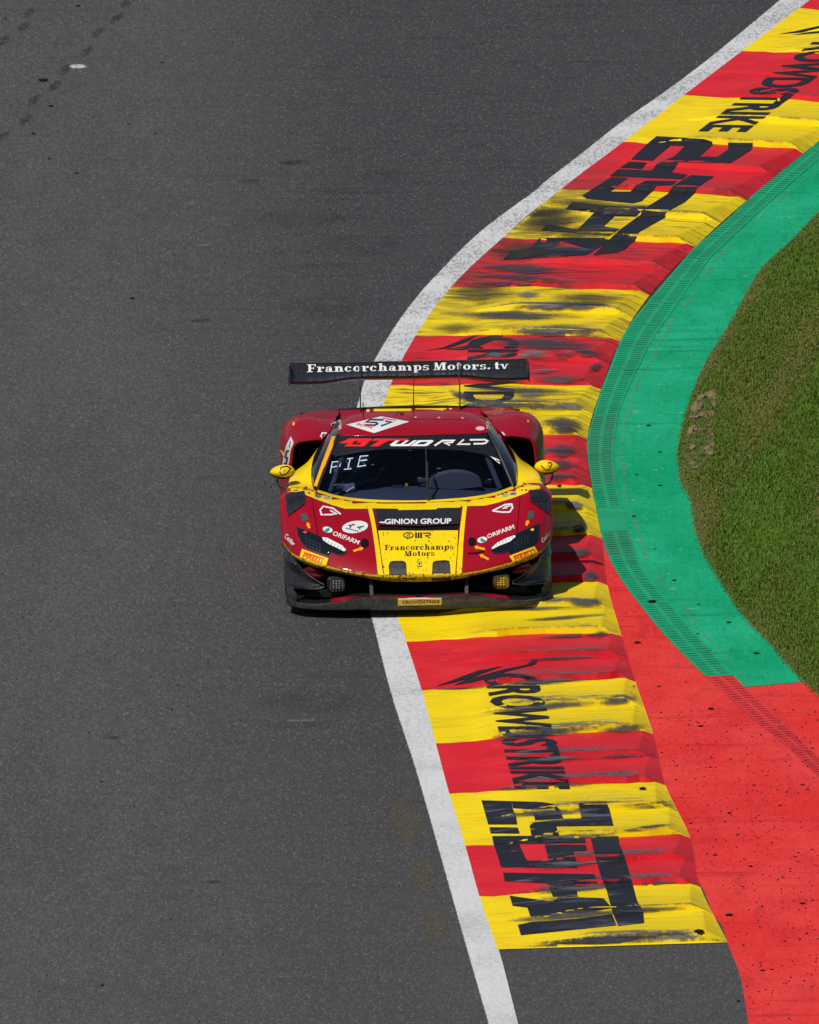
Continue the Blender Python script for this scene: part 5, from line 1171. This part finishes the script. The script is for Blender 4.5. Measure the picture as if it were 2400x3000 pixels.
# ---- driver, seated behind the wheel (dark suit and helmet, hands on the rim)
def driver():
    V, E, Rd = [], [], []
    def chain(start, pts):
        prev = start
        for p, r in pts:
            V.append(Vector(p)); Rd.append(r); k = len(V) - 1
            if prev is not None: E.append((prev, k))
            prev = k
        return prev
    X = .34
    hip = chain(None, [((X, 2.46, .36), .15)])
    chest = chain(hip, [((X, 2.50, .50), .15), ((X, 2.53, .66), .155)])
    neck = chain(chest, [((X, 2.53, .79), .075), ((X, 2.50, .86), .06)])
    for s in (-1, 1):
        sh_ = chain(chest, [((X + s * .19, 2.50, .75), .062), ((X + s * .25, 2.32, .62), .052), ((X + s * .20, 2.14, .67), .036), ((X + s * .165, 2.06, .715), .028)])
        hand = chain(sh_, [((.315 + s * .165, 2.035, .74), .026)])
        for f in range(4): chain(hand, [((.315 + s * (.165), 2.01, .765 - .016 * f), .010), ((.315 + s * .135, 2.0, .765 - .016 * f), .009), ((.315 + s * .130, 2.03, .765 - .016 * f), .008)])
        chain(hand, [((.315 + s * .14, 2.045, .765), .010), ((.315 + s * .12, 2.035, .775), .009)])
        leg = chain(hip, [((X + s * .11, 2.30, .36), .085), ((X + s * .12, 1.95, .50), .062), ((X + s * .10, 1.62, .30), .046), ((X + s * .10, 1.52, .27), .04), ((X + s * .10, 1.42, .36), .03)])
    me = bpy.data.meshes.new('person'); me.from_pydata(V, E, []); o = bpy.data.objects.new('person', me); COL.objects.link(o)
    o.modifiers.new('skin', 'SKIN').use_smooth_shade = True
    for i, sv in enumerate(me.skin_vertices[0].data): sv.radius = (Rd[i], Rd[i]); sv.use_root = i == 0
    sd = o.modifiers.new('sub', 'SUBSURF'); sd.levels = sd.render_levels = 2
    me.materials.append(simple('race_suit', (.05, .012, .014), .8))
    h = MB()
    P = []
    for i in range(15):
        a = math.pi * i / 14
        P.append([Vector((X + .125 * math.sin(a) * math.cos(t), 2.47 + .150 * math.sin(a) * math.sin(t) - (.02 if a > 1.9 else 0), .925 + (.135 if a < 1.6 else .12) * math.cos(a))) for t in [2 * math.pi * j / 24 for j in range(24)]])
    h.grid(P, True).build('helmet', simple('helmet_blue', (.035, .055, .12), .25, coat=.6), o, smooth=True)
    MB().grid([[Vector((X + .128 * math.sin(t), 2.47 - .153 * math.cos(t), z)) for t in np.linspace(-1.1, 1.1, 15)] for z in (.905, .93, .955)]).build('visor', simple('visor', (.01, .01, .012), .05, coat=1), o, smooth=True)
    o.matrix_world = CARM
    tag(o, 'driver in dark suit and helmet seated behind the windscreen of the racing car', 'person')
driver()

# ================================================================== LOOSE BITS AND MARKS ON THE GROUND
M_MARB = simple('tyre_crumb', (.012, .012, .013), .9, spec=.1)
def crumb(px, py, w, label, group=None, h=.5):
    p = G(px, py); m = MB(); r = random.Random(int(px * 7 + py)); W = w / PXM
    P = []
    for i in range(6):
        a = math.pi * i / 5
        P.append([Vector(((math.sin(a) * math.cos(t) * W * .62) * r.uniform(.55, 1.25), math.sin(a) * math.sin(t) * W * .6 * r.uniform(.6, 1.3), .012 + W * .34 * h * (math.cos(a) * r.uniform(.7, 1.2)))) for t in [2 * math.pi * j / 9 for j in range(9)]])
    m.grid(P, True); zmin = min(v[2] for v in m.v); m.v = [(a, b, c - zmin) for a, b, c in m.v]
    o = m.build('rubber_crumb', M_MARB); z = .002
    d = ray(px, py); hit = kt.ray_cast(CAM + d * 150, d)[0]
    if hit: p = hit
    o.location = (p.x, p.y, p.z + .002); tag(o, label, 'rubber crumb', group); return o
crumb(1911, 1767, 24, 'lump of black tyre rubber lying on the green slot drain right of the car')
crumb(126, 237, 30, 'large black lump of tyre rubber on the asphalt beside the white oval mark', h=.35)
crumb(2082, 2080, 14, 'small black crumb of tyre rubber on red paint below the green apron', h=.6)
crumb(2137, 2385, 12, 'dark crumb of tyre rubber on the red apron right of the third yellow block', h=.6)
crumb(2053, 2130, 15, 'flat black crumb of tyre rubber on red paint beside the lowest kerb lettering', h=.45)
crumb(1884, 2314, 22, 'black crumb of tyre rubber on the yellow kerb block above the lowest emblem', h=.45)
crumb(2048, 2732, 24, 'black crumb of tyre rubber at the near end of the last yellow block', h=.45)
crumb(1868, 1886, 18, 'black crumb of tyre rubber on the red strip beside the first red block in front', h=.45)
crumb(1639, 1427, 14, 'small black crumb of tyre rubber on yellow kerb right of the door mirror', h=.6)
grp = 'small rubber crumbs on the red run-off'
for px, py, w in ((2082, 2250, 10), (2210, 2303, 9), (2352, 2302, 11), (2287, 2362, 10), (2162, 2448, 10), (2096, 2508, 12), (2352, 2650, 14), (2138, 2684, 18), (2199, 2541, 12), (2234, 2846, 12), (2262, 2843, 9), (2382, 2640, 9), (2215, 2398, 8),
                  (2330, 2512, 8), (2178, 2600, 9), (2164, 2935, 10), (1932, 2013, 10), (1858, 2012, 8), (2300, 2760, 9), (2280, 2580, 8)):
    crumb(px, py, w, 'small black crumb of tyre rubber scattered on the red run-off', grp)
grp = 'rubber crumbs on the asphalt'
for px, py, w in ((475, 184, 9), (376, 363, 9), (455, 392, 9), (225, 508, 12), (145, 466, 11), (97, 393, 13), (150, 312, 16), (228, 18, 12), (388, 876, 14), (305, 1013, 7), (298, 2291, 8), (300, 2888, 10), (16, 54, 9), (335, 1922, 6), (504, 2080, 8)):
    crumb(px, py, w, 'small black crumb of tyre rubber on the grey asphalt', grp, .4)
grp = 'rubber crumbs on the green apron'
for px, py, w in ((1866, 1392, 9), (1934, 1424, 12), (1858, 1514, 11), (1975, 1702, 12), (2048, 1772, 9), (2136, 1825, 14), (2216, 1916, 16), (2044, 1858, 8), (2010, 2000, 9), (1934, 1326, 10), (1900, 1248, 12), (1920, 1610, 8)):
    crumb(px, py, w, 'small black crumb of tyre rubber on the green apron', grp, .4)
# fine grit
gm = MB()
for _ in range(700):
    px, py = random.uniform(1930, 2400), random.uniform(2080, 3000)
    if px < np.interp(py, [p[1] for p in KR], [p[0] for p in KR]) + 8: continue
    p = G(px, py); w = random.uniform(.003, .009); gm.box((p.x, p.y, .004 + w * .4), (w * random.uniform(1, 2), w, w * .8), Matrix.Rotation(random.uniform(0, 3), 3, 'Z'))
for _ in range(300):
    px, py = random.uniform(0, 1000), random.uniform(0, 3000); p = G(px, py); w = random.uniform(.003, .007); gm.box((p.x, p.y, w * .4), (w * 2, w, w * .8), Matrix.Rotation(random.uniform(0, 3), 3, 'Z'))
tag(gm.build('rubber_grit', M_MARB), 'fine black rubber grit scattered over the asphalt and red run-off', 'grit', kind='stuff')
# marks on the asphalt: rubber dashes, a white scuff, pale paint dust
def mark_mat(name, col, strength, sc=18):
    t = NT(name); u, v, _ = t.sep(t.uv()); c = t.coord()
    rx = t.math('POWER', t.math('ABSOLUTE', t.math('SUBTRACT', t.math('MULTIPLY', u, 2.), 1.)), 2.); ry = t.math('POWER', t.math('ABSOLUTE', t.math('SUBTRACT', t.math('MULTIPLY', v, 2.), 1.)), 2.)
    f = t.ss(t.math('ADD', rx, ry), .15, 1.0, 1, 0); n = t.ss(t.noise(t.map(c, (1, .5, 1)), sc, 4, .7), .30, .62)
    t.set(Base_Color=col, Roughness=.8); t.put(t.b.inputs['Specular IOR Level'], .1); t.alpha(t.math('MULTIPLY', t.math('MULTIPLY', f, n), strength)); return t.m
M_T1 = mark_mat('rubber_mark', (.024, .024, .026), .42); M_T2 = mark_mat('white_scuff', (.62, .62, .60), 1.0, 30); M_T3 = mark_mat('yellow_dust', (.16, .13, .03), .22, 6); M_T4 = mark_mat('grey_scrape', (.16, .16, .17), .7); M_T5 = mark_mat('rubber_film', (.030, .030, .036), .14, 4)
def mark(px, py, lx, ly, sl, mat, name, i=[0]):        # half-lengths in pixels, slope of the long axis
    i[0] += 1; z = .0016 + .00008 * i[0]
    c = [(px - lx, py - ly - sl), (px + lx, py - ly + sl), (px + lx, py + ly + sl), (px - lx, py + ly - sl)]
    MB().add([Vector((*G(*q).xy, z)) for q in c], [(0, 1, 2, 3)]).build(name, mat, track, uv=[(0, 0), (1, 0), (1, 1), (0, 1)])
for px, py in ((8, 398), (74, 350), (102, 292), (160, 252), (190, 205), (256, 150), (286, 96), (343, 52), (372, 8), (10, 120), (70, 78), (84, 40)): mark(px, py, 24, 16, -12, M_T1, 'rubber_mark')
mark(228, 195, 30, 8, 0, M_T2, 'white_scuff')
for px, py, l in ((560, 596, 30), (600, 718, 40), (880, 2112, 62)): mark(px, py, l, 5, 0, M_T4, 'scrape_mark')
for px, py, l, h in ((860, 476, 55, 8), (730, 530, 40, 6), (1000, 560, 160, 14), (900, 640, 220, 26), (1130, 515, 90, 30), (590, 940, 40, 8), (880, 2125, 160, 12), (900, 2060, 190, 40), (330, 2162, 30, 6), (620, 2585, 40, 5), (960, 900, 160, 50), (1060, 720, 150, 40)): mark(px, py, l, h, -2, M_T5 if h > 10 else M_T1, 'rubber_mark')
for px, py, l, h in ((1190, 2400, 60, 90), (1270, 2700, 50, 70), (1240, 2560, 40, 60)): mark(px, py, l, h, 0, M_T3, 'yellow_dust')
